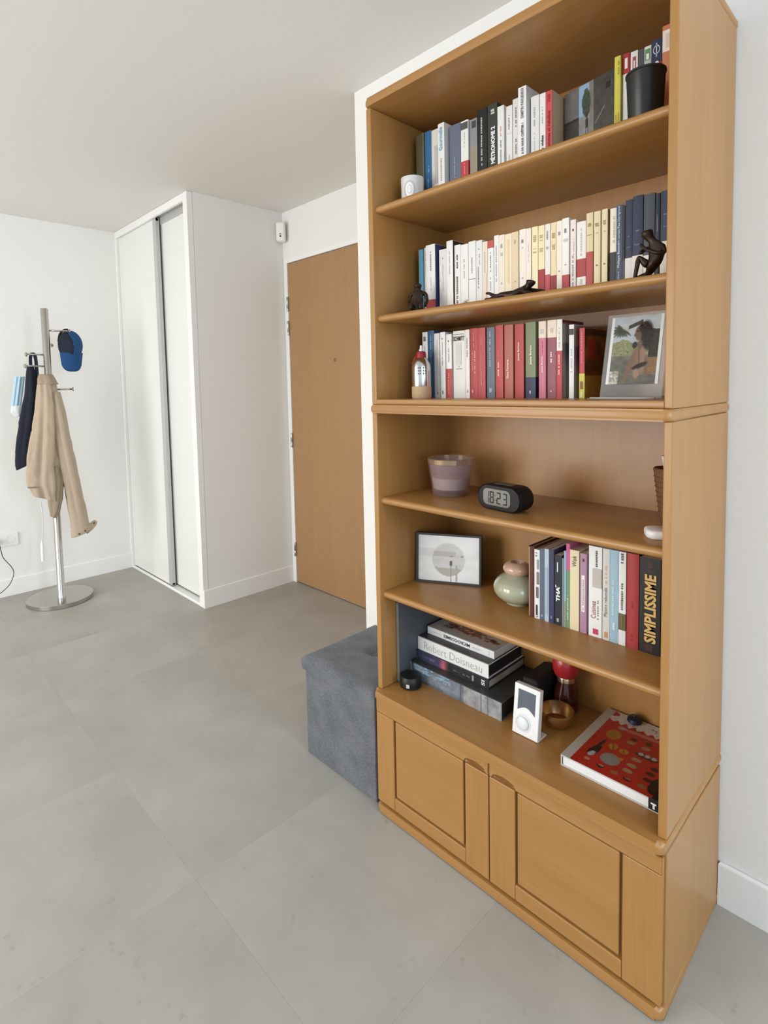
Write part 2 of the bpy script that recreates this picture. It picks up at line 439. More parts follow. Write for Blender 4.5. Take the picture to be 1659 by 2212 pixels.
# ------------------------------------------------------------------ bookcase
W = 0.80; BK = 0.327                       # width, front of the back panel
BC = thing('bookcase', 'tall beech bookcase with open shelves above two panelled doors', 'bookcase')
IN0, IN1 = 0.0175, 0.7835
def noseprof(y0, y1, z0, z1, r):
    """shelf section in (y,z) with a half-round nose at y0"""
    zc = (z0 + z1) / 2; rz = (z1 - z0) / 2; pts = []
    for k in range(9):
        a = PI / 2 + PI * k / 8
        pts.append((y0 + r + r * math.cos(a), zc + rz * math.sin(a)))
    return [(y1, z1)] + pts + [(y1, z0)]
def smooth_ang(o, ang=0.6):
    for p in o.data.polygons: p.use_smooth = True
    sharp(o, ang); return o
# upper and lower side panels
for (x0, x1) in ((0, IN0), (IN1, W)):
    for (z0, z1) in ((1.2132, 2.026), (0.378, 1.1898)):
        box('side_panel', x0, x1, 0.0, 0.362, z0, z1, WZ, BC, 0.0025, 2)
    box('base_side', x0, x1, 0.004, 0.362, 0.0, 0.348, WZ, BC, 0.0025, 2)
# boards with rounded ends that run over the sides
def board(name, x0, x1, y0, y1, z0, z1, r):
    """board rounded on its front and end edges, front corners rounded in plan"""
    bm = bmesh.new(); R = 0.014
    out = []
    for cx, cy, a0 in ((x0 + R, y0 + R, PI), (x1 - R, y0 + R, 1.5 * PI)):
        for k in range(6):
            a = a0 + k * PI / 10; out.append((cx + R * math.cos(a), cy + R * math.sin(a)))
    out += [(x1, y1), (x0, y1)]
    lo = [bm.verts.new((p[0], p[1], z0)) for p in out]; hi = [bm.verts.new((p[0], p[1], z1)) for p in out]
    bm.faces.new(lo); bm.faces.new(hi[::-1]); n = len(out)
    es = []
    for i in range(n): bm.faces.new((lo[i], hi[i], hi[(i + 1) % n], lo[(i + 1) % n]))
    bm.edges.ensure_lookup_table()
    es = [e for e in bm.edges if abs(e.verts[0].co.z - e.verts[1].co.z) < 1e-7 and not (e.verts[0].co.y > y1 - 1e-6 and e.verts[1].co.y > y1 - 1e-6)]
    bmesh.ops.bevel(bm, geom=es, offset=r, segments=4, profile=0.5, affect='EDGES')
    return smooth_ang(bm_obj(name, bm, WX, BC))
board('top_board', -0.0008, 0.8008, -0.008, 0.363, 2.026, 2.0485, 0.009)
board('belt_board', -0.0008, 0.8008, -0.012, 0.363, 1.1898, 1.2130, 0.009)
board('base_top', -0.0008, 0.8008, -0.020, 0.363, 0.350, 0.378, 0.012)
extrude_poly('bottom_board', noseprof(0.0, BK, 1.2132, 1.228, 0.002), 'x', IN0, IN1, WX, BC)
SHZ = dict(s1=(1.7445, 1.7645), s2=(1.445, 1.465), s4=(0.926, 0.946), s5=(0.649, 0.669))
for k, (z0, z1) in SHZ.items():
    smooth_ang(extrude_poly('shelf', noseprof(0.011, BK, z0, z1, 0.010), 'x', IN0, IN1, WX, BC))
box('back_panel', IN0, IN1, BK, BK + 0.006, 1.228, 2.026, WZ, BC)
box('back_panel', IN0, IN1, BK, BK + 0.006, 0.378, 1.1898, WZ, BC)
# base: inner carcass, plinth board and the two panelled doors
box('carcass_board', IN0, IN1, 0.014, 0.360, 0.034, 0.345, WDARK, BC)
board('plinth_board', -0.0008, 0.8008, -0.014, 0.362, 0.004, 0.030, 0.008)
def cab_door(x0, x1, px0, px1, pull0, pull1):
    z0, z1 = 0.036, 0.346; zr0, zr1 = 0.078, 0.310; yf, yb = -0.010, 0.011
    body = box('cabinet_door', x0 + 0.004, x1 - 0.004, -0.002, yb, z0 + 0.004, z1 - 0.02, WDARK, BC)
    for a, c in ((x0, px0 - 0.003), (px1 + 0.003, x1)):
        box('stile', a, c, yf, yb, z0, zr1 - 0.0008, WZ, body, 0.002, 2)
    box('bottom_rail', px0 - 0.0026, px1 + 0.0026, yf, yb - 0.001, z0, zr0 - 0.003, WX, body, 0.002, 2)
    # top rail with a scooped finger pull cut into its lower edge
    outl = [(x0, zr1 + 0.0005)]
    for k in range(7):
        a = PI - PI * k / 6
        outl.append(((pull0 + pull1) / 2 + (pull1 - pull0) / 2 * max(-1, min(1, 1.0 * math.cos(a))), zr1 + 0.0005 + 0.017 * math.sin(a) ** 0.6 if 0 < k < 6 else zr1 + 0.0005))
    outl += [(x1, zr1 + 0.0005), (x1, z1), (x0, z1)]
    extrude_poly('top_rail', outl, 'y', yf, yb, WX, body, 0.0012)
    # raised panel
    bm = bmesh.new(); bxm(bm, px0 + 0.0035, px1 - 0.0035, -0.009, 0.004, zr0 + 0.003, zr1 - 0.003, 0.003, 3)
    bm_obj('panel', bm, WX, body)
    # hollow of the finger pull
    v, f = [], []
    n, mm = 10, 5
    for j in range(mm + 1):
        for i2 in range(n + 1):
            u = i2 / n; t = j / mm
            xx = pull0 + (pull1 - pull0) * u
            d = math.sin(PI * u) ** 0.5 * math.sin(PI * t)
            v.append((xx, -0.004 + 0.010 * d, zr1 - 0.002 + 0.019 * t))
    for j in range(mm):
        for i2 in range(n):
            a = j * (n + 1) + i2; f.append((a, a + 1, a + n + 2, a + n + 1))
    me_obj('finger_pull', v, f, WX, body, True)
cab_door(0.001, 0.3945, 0.073, 0.321, 0.320, 0.388)
cab_door(0.3975, 0.796, 0.472, 0.7175, 0.404, 0.472)

# ------------------------------------------------------------------ books
PAPER = mat((226, 216, 196), 0.8, 0, 0.05, 300.0, name='book_pages')
ORD = ['first', 'second', 'third', 'fourth', 'fifth', 'sixth', 'seventh', 'eighth', 'ninth', 'tenth', 'eleventh', 'twelfth', 'thirteenth', 'fourteenth', 'fifteenth',
       'sixteenth', 'seventeenth', 'eighteenth', 'nineteenth', 'twentieth', 'twenty-first', 'twenty-second', 'twenty-third', 'twenty-fourth', 'twenty-fifth',
       'twenty-sixth', 'twenty-seventh', 'twenty-eighth', 'twenty-ninth', 'thirtieth', 'thirty-first', 'thirty-second', 'thirty-third', 'thirty-fourth', 'thirty-fifth']
def uprofile(w, d, t, bulge, k=6, grow=0.0):
    """plan of a cover wrapped round the page block: spine at y=0"""
    o = [(-w / 2 - grow, d)]
    for j in range(k + 1):
        a = -1 + 2 * j / k
        o.append((a * (w / 2 + grow), bulge * a * a - grow))
    o.append((w / 2 + grow, d))
    inn = [(w / 2 - t, d)]
    for j in range(k + 1):
        a = 1 - 2 * j / k
        inn.append((a * (w / 2 - t), bulge * a * a + t))
    inn.append((-w / 2 + t, d))
    return o, inn
def ushape(name, w, d, z0, z1, t, bulge, m, parent, grow=0.0):
    o, inn = uprofile(w, d, t, bulge, grow=grow); n = len(o)
    v = []; f = []
    ring = o + inn; N = len(ring)
    for z in (z0, z1): v += [(p[0], p[1], z) for p in ring]
    for i in range(N): f.append((i, (i + 1) % N, N + (i + 1) % N, N + i))
    for i in range(n - 1):
        j = N - 1 - i
        f.append((i, j, j - 1, i + 1)); f.append((N + i, N + i + 1, N + j - 1, N + j))
    return me_obj(name, v, f, m, parent)
def greek(rects, x, z0, z1, wd, seed, unit=0.004):
    """illegible small print as tiny strokes along the spine"""
    rnd = random.Random(seed); z = z0
    while z < z1 - unit * 0.5:
        L = unit * rnd.uniform(0.5, 1.5); L = min(L, z1 - z)
        rects.append((x - wd / 2 * rnd.uniform(0.7, 1), x + wd / 2 * rnd.uniform(0.7, 1), z, z + L * 0.72)); z += L
        if rnd.random() < 0.18: z += unit * 0.9
def book(x0, x1, z0, ztop, y, rgb, label, group, d=0.11, hb=False, bands=(), tx=(), side=None, rough=0.45, lean=0.0):
    w = x1 - x0 - 0.0005; h = ztop - z0
    t = 0.0025 if hb else 0.0006; bulge = 0.0022 if hb else 0.0007
    root = thing('book', label, 'book', ((x0 + x1) / 2, y, z0), (0, lean, 0), group)
    cm = mat(rgb, rough, 0, 0.03, 60.0)
    ushape('cover', w, d, 0.0, h, t, bulge, cm, root)
    ins = 0.003 if hb else 0.0004
    box('pages', -w / 2 + t + 0.0002, w / 2 - t - 0.0002, bulge + t + 0.0003, d - (0.003 if hb else 0.0008), ins, h - ins, PAPER, root)
    for (a, c, col) in bands:
        ushape('cover_band', w, d - 0.001, max(a - z0, 0.0003), min(c - z0, h + 0.0002), 0.0003, bulge, mat(col, rough, 0, 0.03, 60.0), root, grow=0.0003)
    if side:
        me_obj('cover_face', [(w / 2 + 0.0004, bulge + 0.001, 0.0008), (w / 2 + 0.0004, d - 0.001, 0.0008), (w / 2 + 0.0004, d - 0.001, h - 0.0008), (w / 2 + 0.0004, bulge + 0.001, h - 0.0008)], [(0, 1, 2, 3)], mat(side, rough, 0, 0.04, 60.0), root)
    yy = -0.0009 if bands else -0.0007
    gg = {}
    for k, e in enumerate(tx):
        if e[0] == 'g':      # ('g', f0, f1, stroke width, rgb, x offset)
            _, f0, f1, wd, col, xo = e
            greek(gg.setdefault(col, []), xo * w, f0 * h, f1 * h, min(wd, w * 0.8), hash_int(label) + k)
        elif e[0] == 'r':    # ('r', f0, f1, x0f, x1f, rgb)
            _, f0, f1, a, c, col = e
            gg.setdefault(col, []).append((a * w / 2, c * w / 2, f0 * h, f1 * h))
        elif e[0] == 't':    # ('t', text, centre, length, height, rgb, orient, x offset, bold)
            _, s, fc, ln, ht, col, ori, xo, bold = e
            letter(s, xo * w, fc * h, ln, ht, mat(col, 0.5, 0, 0.02, 60.0), root, yy - 0.0008, ori, bold)
    for q, (col, rects) in enumerate(gg.items()):
        quads('spine_print', rects, mat(col, 0.5, 0, 0.02, 60.0), root, yy - 0.00012 * q)
    return root
def hash_int(s): return sum((i + 1) * ord(ch) for i, ch in enumerate(s))

G = (120, 118, 116); LG = (170, 168, 165); K = (30, 30, 32); WH = (238, 236, 231); OFF = (228, 225, 219); CR = (240, 228, 200); YC_ = (242, 230, 186); RED = (168, 52, 52); REDB = (176, 62, 66); NAVY = (38, 46, 72); BEI = (230, 208, 168)
def lift(tx, k):
    out = []
    for e in tx:
        e = list(e)
        if e[0] == 't': e[2] = k + (1 - k) * e[2]
        else: e[1] = k + (1 - k) * e[1]; e[2] = k + (1 - k) * e[2]
        out.append(tuple(e))
    return out
def shelf_row(rows, z0, y, where, group, d, hid=0.0):
    for i, r in enumerate(rows):
        x0, x1, zt, rgb, desc = r[:5]; kw = dict(r[5]) if len(r) > 5 else {}
        yy = y + kw.pop('dy', 0.0); dd = kw.pop('d', d)
        kw['tx'] = lift(kw.get('tx', ()), hid)
        yy = min(yy, BK - dd - 0.004)
        book(x0, x1, z0, zt, yy, rgb, '%s, %s from left, %s' % (desc, ORD[i], where), group, d=dd, **kw)

# --- top shelf
T1 = [
 (0.0488, 0.0804, 1.9828, (92, 86, 66), 'dull olive book', dict(d=.14, tx=[('r', .0, 1, .7, .95, (120, 116, 100))])),
 (0.0823, 0.1066, 1.9813, (52, 112, 156), 'blue paperback', dict(d=.14, tx=[('g', .05, .2, .007, (130, 180, 205), 0), ('g', .3, .42, .004, (150, 190, 210), .1)])),
 (0.1072, 0.1400, 1.9777, (226, 221, 214), 'off-white paperback with a grey printed column', dict(d=.14, tx=[('r', .08, .72, -.35, .35, (196, 193, 189))])),
 (0.1406, 0.1627, 1.9803, WH, 'white paperback with pale blue lettering', dict(d=.14, dy=-.012, tx=[('t', 'Gourmelle', .74, .062, .012, (120, 178, 214), 'up', -.05, .02), ('g', .05, .45, .005, LG, 0)])),
 (0.1714, 0.2096, 1.9676, (102, 110, 126), 'thick slate-blue paperback', dict(d=.14, tx=[('g', .08, .45, .003, (178, 184, 194), -.05)])),
 (0.2101, 0.2344, 1.9666, WH, 'white paperback with a red lower band', dict(d=.135, bands=[(1.76, 1.862, (190, 66, 66))], tx=[('r', .85, .97, -.9, .9, (88, 86, 84)), ('g', .04, .28, .004, (226, 140, 146), 0), ('g', .55, .8, .003, (196, 192, 188), 0)])),
 (0.2401, 0.2627, 1.9611, (142, 142, 144), 'grey paperback with a tan lower part', dict(d=.135, bands=[(1.76, 1.89, (156, 142, 124))], tx=[('r', .84, .96, -.4, .7, (70, 68, 66))])),
 (0.2637, 0.2944, 1.9767, (26, 26, 28), 'thick black book with white lettering', dict(d=.145, tx=[('g', .18, .88, .005, (205, 205, 205), -.05), ('r', .1, .14, -.15, .05, (190, 190, 190))])),
 (0.2958, 0.3250, 1.9776, (58, 60, 54), 'charcoal book with tall white hand-drawn lettering', dict(d=.145, tx=[('t', 'MÉTRONOME 2', .355, .092, .015, (240, 240, 238), 'up', .05, .045), ('g', .84, .93, .012, (205, 212, 200), .05)])),
 (0.3255, 0.3446, 1.9635, WH, 'white paperback with orange print', dict(d=.135, tx=[('g', .5, .68, .003, (208, 140, 100), .05), ('g', .05, .46, .003, G, .05)])),
 (0.3513, 0.3686, 1.9548, (234, 232, 228), 'white paperback with a ruled line on the spine', dict(d=.135, tx=[('g', .6, .85, .003, G, 0), ('g', .05, .18, .003, LG, 0), ('r', .53, .535, -1, 1, (190, 188, 184))])),
 (0.3700, 0.3896, 1.9652, (228, 225, 220), 'greyish white paperback', dict(d=.135, tx=[('g', .55, .88, .004, G, 0), ('g', .12, .38, .005, (140, 138, 136), 0)])),
 (0.3906, 0.4131, 1.9821, (240, 240, 240), 'tallest white paperback with black capitals', dict(d=.15, dy=-.008, side=(226, 224, 222), tx=[('t', 'A VA NOUS COÛTER ?', .25, .074, .0075, (52, 52, 54), 'up', .03, .03), ('t', 'DIMITRI PAVLENKO', .76, .070, .0075, (120, 120, 122), 'up', .03, .03)])),
 (0.4210, 0.4424, 1.9522, (232, 230, 226), 'white paperback with faint grey print', dict(d=.135, tx=[('g', .5, .82, .005, (176, 174, 172), -.05), ('g', .06, .4, .003, (200, 198, 196), -.05)])),
 (0.4442, 0.4597, 1.9507, WH, 'slim white paperback with bold black words at its foot', dict(d=.13, tx=[('t', 'nos vides', .14, .046, .006, K, 'up', 0, .03), ('g', .5, .78, .003, LG, 0)])),
 (0.4600, 0.4771, 1.9500, (204, 82, 82), 'coral red paperback with dark lettering', dict(d=.13, side=(206, 184, 152), tx=[('t', 'femmes et rebelles', .36, .086, .0065, (112, 34, 38), 'up', 0, .02), ('g', .82, .95, .007, (150, 50, 54), 0)])),
]
shelf_row(T1, 1.7645, 0.150, 'top shelf', 'books on the left of the top shelf', 0.135, 0.25)
T1b = [
 (0.6260, 0.6391, 1.9560, (212, 206, 84), 'lemon yellow guide book beside the dark street picture', dict(d=.12, dy=-.008, tx=[('g', .05, .4, .003, (188, 150, 60), .2), ('g', .05, .38, .003, (188, 150, 60), -.2), ('g', .8, .96, .003, (188, 140, 60), .2)])),
 (0.6404, 0.6546, 1.9580, (232, 230, 226), 'red-topped white travel guide, next to the lemon yellow guide', dict(d=.12, bands=[(1.917, 1.9585, (178, 56, 58))], tx=[('r', .84, .95, -.35, .5, (238, 232, 228))])),
 (0.6564, 0.6717, 1.9559, (232, 230, 228), 'white travel guide with a small red emblem, above the black pot', dict(d=.12, tx=[('r', .78, .94, -.4, .5, (166, 80, 86)), ('r', .82, .90, -.1, .3, (240, 225, 220))])),
 (0.6726, 0.6844, 1.9537, (84, 82, 86), 'dark grey guide with a red patch, above the black pot', dict(d=.12, tx=[('r', .72, .82, -.8, .9, (188, 62, 66))])),
 (0.6846, 0.6985, 1.9544, (226, 226, 222), 'white-edged green guide, above the black pot', dict(d=.12, tx=[('r', .75, .97, -.75, .75, (96, 140, 98)), ('r', .86, .92, -.4, .4, (236, 236, 232)), ('r', .79, .85, -.75, .75, (176, 190, 186))])),
 (0.6992, 0.7190, 1.9606, (42, 50, 78), 'navy travel guide with a white ring emblem', dict(d=.12, bands=[(1.7650, 1.914, (150, 42, 50))], tx=[('t', 'eur', .72, .022, .008, (236, 226, 222), 'down', .05, .03), ('r', .82, .96, -.1, .1, (196, 204, 212))])),
 (0.7196, 0.7420, 1.9795, (206, 128, 88), 'orange book with a white label, against the right side panel', dict(d=.13, tx=[('r', .76, .955, -.95, .85, (240, 230, 218)), ('r', .79, .92, -.4, .3, (224, 204, 186))])),
]
for (x0, x1, zt, rgb, lab, kw) in T1b:
    kw = dict(kw); dd = kw.pop('d'); dy = kw.pop('dy', 0)
    r = book(x0, x1, 1.7645, zt, 0.150 + dy, rgb, lab, 'guide books on the right of the top shelf', d=dd, **kw)
    if 'ring emblem' in lab:
        v, f = [], []
        for k in range(24):
            a = 2 * PI * k / 24
            for rr in (0.0052, 0.0068): v.append((rr * math.cos(a), -0.0009, 0.175 + rr * 1.35 * math.sin(a)))
        for k in range(24):
            j = (k + 1) % 24; f.append((2 * k, 2 * k + 1, 2 * j + 1, 2 * j))
        me_obj('ring_emblem', v, f, mat((190, 198, 208), 0.5), r)

# --- second shelf
def pk(bg, desc, **k): return bg, desc, k
T2 = [
 (0.0523, 0.0723, 1.6589, (104, 158, 186), 'light blue paperback', dict(tx=[('r', 0, 1, .75, 1, (78, 130, 160))])),
 (0.0742, 0.0880, 1.6609, OFF, 'slim off-white paperback', dict(tx=[('g', .03, .45, .003, (120, 124, 140), 0), ('g', .6, .9, .003, LG, 0)])),
 (0.0884, 0.1227, 1.6630, WH, 'thick white paperback with a red foot band', dict(d=.13, dy=-.010, side=(58, 66, 108), bands=[(1.465, 1.5093, REDB)], tx=[('g', .6, .9, .006, (146, 144, 144), .05), ('g', .3, .5, .003, (196, 194, 192), .05)])),
 (0.1293, 0.1575, 1.6447, OFF, 'plain off-white paperback with a tiny dark mark', dict(tx=[('r', .84, .855, -.1, .1, K), ('g', .3, .75, .003, (190, 187, 183), 0)])),
 (0.1602, 0.1822, 1.6619, WH, 'taller white paperback with a dark cover side', dict(dy=-.005, side=(66, 46, 36), tx=[('g', .5, .85, .003, (176, 176, 174), 0)])),
 (0.1837, 0.2043, 1.6472, WH, 'white paperback with black and orange capitals', dict(tx=[('g', .62, .85, .005, (50, 50, 52), 0), ('g', .06, .5, .005, (96, 80, 74), 0), ('r', .06, .5, -.75, -.3, (240, 222, 206))])),
 (0.2049, 0.2302, 1.6442, WH, 'white paperback with a bare black tree drawn on it', dict(tx=[('g', .45, .78, .002, (110, 108, 106), 0)])),
 (0.2314, 0.2550, 1.6474, WH, 'white paperback with a thin black line across it', dict(tx=[('r', .405, .412, -1, 1, (60, 60, 60)), ('g', .5, .75, .005, LG, 0)])),
 (0.2561, 0.2758, 1.6450, (232, 230, 227), 'pale grey paperback with a dot near its top', dict(tx=[('r', .855, .87, -.15, .1, K), ('g', .25, .6, .003, G, -.1), ('g', .62, .8, .003, LG, .1)])),
 (0.2763, 0.2927, 1.6381, (238, 222, 204), 'peach-tinted paperback', dict(tx=[('g', .5, .85, .003, LG, 0), ('r', .05, .5, -.2, .6, (240, 214, 190))])),
 (0.2933, 0.3114, 1.6370, WH, 'white paperback with a red top band', dict(bands=[(1.6183, 1.6372, (196, 84, 78))], tx=[('g', .5, .82, .003, (130, 130, 132), 0), ('g', .2, .42, .003, LG, 0)])),
 (0.3130, 0.3274, 1.6470, (240, 236, 230), 'slim white paperback with grey side print', dict(tx=[('g', .3, .85, .003, (150, 150, 152), 0)])),
 (0.3274, 0.3450, 1.6450, (242, 228, 210), 'cream paperback with grey initials', dict(tx=[('r', .8, .86, -.3, .3, LG), ('r', .68, .73, -.3, .3, (190, 186, 182)), ('r', .25, .28, -.2, .2, LG)])),
 (0.3454, 0.3658, 1.6436, (242, 226, 198), 'cream paperback with a yellow stripe', dict(tx=[('r', .25, .92, -.3, .3, (240, 214, 164))])),
 (0.3658, 0.3851, 1.6445, (232, 208, 174), 'beige paperback with faint brown print', dict(tx=[('r', .82, .88, -.2, .2, (186, 160, 132)), ('r', .25, .27, -.2, .3, (190, 160, 130))])),
 (0.3876, 0.4064, 1.6463, (244, 234, 218), 'ivory paperback with small grey print', dict(tx=[('r', .8, .85, -.3, .3, (140, 140, 142)), ('r', .72, .74, -.1, .2, LG), ('r', .28, .30, -.2, .3, LG)])),
 (0.4064, 0.4203, 1.6452, (244, 232, 216), 'slim ivory paperback beside a dark gap', dict(tx=[('g', .5, .8, .003, (214, 204, 190), 0)])),
 (0.4225, 0.4392, 1.6454, (246, 232, 190), 'pale yellow paperback', dict(tx=[('g', .78, .88, .009, (176, 162, 120), 0), ('g', .62, .69, .009, (196, 180, 140), 0)])),
 (0.4404, 0.4568, 1.6445, (246, 232, 186), 'pale yellow paperback with a tall red foot band', dict(bands=[(1.465, 1.5402, (168, 50, 52))], tx=[('g', .78, .88, .009, (190, 172, 110), 0), ('g', .62, .69, .009, (200, 182, 130), 0)])),
 (0.4581, 0.4714, 1.6446, (242, 234, 226), 'slim white paperback with a rose foot band', dict(bands=[(1.465, 1.5253, (196, 84, 90))], tx=[('g', .78, .9, .005, (150, 150, 158), 0), ('g', .64, .7, .005, LG, 0)])),
 (0.4726, 0.4884, 1.6444, (238, 220, 178), 'tan paperback with a short red foot band', dict(bands=[(1.465, 1.5209, (160, 50, 56))], tx=[('g', .78, .86, .009, (176, 154, 114), 0), ('g', .62, .7, .009, (188, 166, 126), 0)])),
 (0.4886, 0.5022, 1.6448, (246, 236, 218), 'slim ivory paperback between two red-banded ones', dict(tx=[('r', .8, .85, -.4, .4, (156, 156, 160)), ('r', .29, .31, -.3, .3, (160, 158, 158))])),
 (0.5022, 0.5195, 1.6478, (246, 240, 232), 'white paperback with a square red foot band', dict(bands=[(1.465, 1.5176, (186, 74, 78))], tx=[('r', .8, .86, -.3, .3, (140, 140, 146)), ('r', .68, .72, -.6, .6, (210, 206, 200)), ('r', .36, .375, -.2, .3, LG)])),
 (0.5229, 0.5365, 1.6400, (242, 228, 218), 'slim pinkish paperback with a black square', dict(tx=[('r', .84, .87, -.2, .25, (20, 20, 22)), ('g', .05, .5, .004, (150, 150, 156), 0), ('g', .5, .75, .003, (206, 200, 200), .1)])),
 (0.5387, 0.5605, 1.6318, (244, 238, 230), 'white paperback with a red band across its middle', dict(bands=[(1.5071, 1.5479, (176, 66, 64))], tx=[('g', .5, .9, .004, (200, 198, 196), 0), ('r', .08, .16, -.2, .2, (206, 204, 206))])),
 (0.5614, 0.5770, 1.6464, (232, 212, 172), 'beige paperback with its lower half red', dict(bands=[(1.465, 1.5602, (186, 80, 76))], tx=[('g', .82, .88, .009, (160, 140, 106), 0), ('r', .70, .71, -.7, .7, (170, 150, 120))])),
 (0.5791, 0.5940, 1.6459, (236, 220, 178), 'straw-coloured paperback with brown print', dict(tx=[('g', .8, .87, .009, (156, 138, 104), 0), ('r', .71, .72, -.3, .4, (176, 156, 120)), ('r', .28, .3, -.3, .3, (140, 126, 100))])),
 (0.5971, 0.6103, 1.6467, (238, 222, 182), 'slim straw-coloured paperback', dict(side=(160, 136, 104), tx=[('g', .8, .86, .006, (156, 140, 108), 0), ('r', .71, .72, -.3, .4, (170, 150, 120)), ('r', .28, .3, -.3, .3, (140, 126, 100))])),
 (0.6157, 0.6306, 1.6438, (246, 236, 216), 'ivory paperback with its lower half black', dict(bands=[(1.465, 1.5493, (48, 52, 50))], tx=[('g', .55, .9, .004, (206, 188, 160), .1)])),
 (0.6319, 0.6459, 1.6454, (74, 86, 110), 'slate-blue paperback with white lettering', dict(dy=-.006, side=(222, 222, 220), tx=[('t', 'Philippe Besson', .36, .052, .006, (226, 228, 232), 'up', 0, .01), ('t', 'Un certain Paul Darrigrand', .745, .080, .006, (206, 212, 220), 'up', 0, .01), ('t', 'Julliard', .09, .020, .005, (196, 202, 212), 'up', 0, .01)])),
 (0.6488, 0.6642, 1.6536, (46, 54, 76), 'navy book with a white lower band', dict(d=.12, bands=[(1.465, 1.5308, (238, 232, 226))], tx=[('r', .42, .43, -.6, .6, (96, 116, 146)), ('r', .55, .565, -.2, .3, (90, 106, 132))])),
 (0.6643, 0.6859, 1.6580, (40, 48, 74), 'thicker navy book with a white lower band', dict(d=.12, bands=[(1.465, 1.5332, (238, 228, 218))], tx=[('r', .58, .60, -.3, .4, (92, 110, 138)), ('r', .42, .435, -.6, .6, (88, 104, 134))])),
 (0.6872, 0.7095, 1.6560, (66, 72, 80), 'charcoal-grey book behind the seated bronze figurine', dict(d=.12, bands=[(1.465, 1.53, (236, 232, 226))])),
 (0.7104, 0.7201, 1.6521, (32, 36, 52), 'thin blackish-blue book', dict(d=.12, tx=[('r', .55, .75, -.3, .4, (86, 92, 108))])),
 (0.7209, 0.7480, 1.6544, (40, 48, 74), 'navy book against the right panel', dict(d=.12, bands=[(1.465, 1.5525, (232, 222, 210))], tx=[('r', .72, .735, -.6, .5, (90, 108, 140)), ('r', .58, .59, -.6, .5, (90, 108, 140))])),
]
shelf_row(T2, 1.465, 0.150, 'second shelf', 'paperbacks on the second shelf', 0.108, 0.075)
tb = [o for o in COL.objects if o.get('label', '').startswith('white paperback with a bare black tree')][0]
def twig(v, f, x, z, a, L, w, dep):
    x2, z2 = x + L * math.sin(a), z + L * math.cos(a)
    nx_, nz_ = math.cos(a) * w / 2, -math.sin(a) * w / 2
    i = len(v); v += [(x - nx_, -0.0012, z - nz_), (x + nx_, -0.0012, z + nz_), (x2 + nx_ * .7, -0.0012, z2 + nz_ * .7), (x2 - nx_ * .7, -0.0012, z2 - nz_ * .7)]
    f.append((i, i + 1, i + 2, i + 3))
    if dep:
        for s in (-1, 1): twig(v, f, x2, z2, a * 0.6 + s * random.uniform(0.35, 0.8), L * random.uniform(0.6, 0.85), w * 0.68, dep - 1)
v, f = [], []; twig(v, f, 0.003, 0.002, 0.1, 0.010, 0.0028, 5); v = [(max(-.0118, min(.0118, p[0])), p[1], p[2]) for p in v]
me_obj('printed_tree', v, f, mat(K, 0.5), tb)

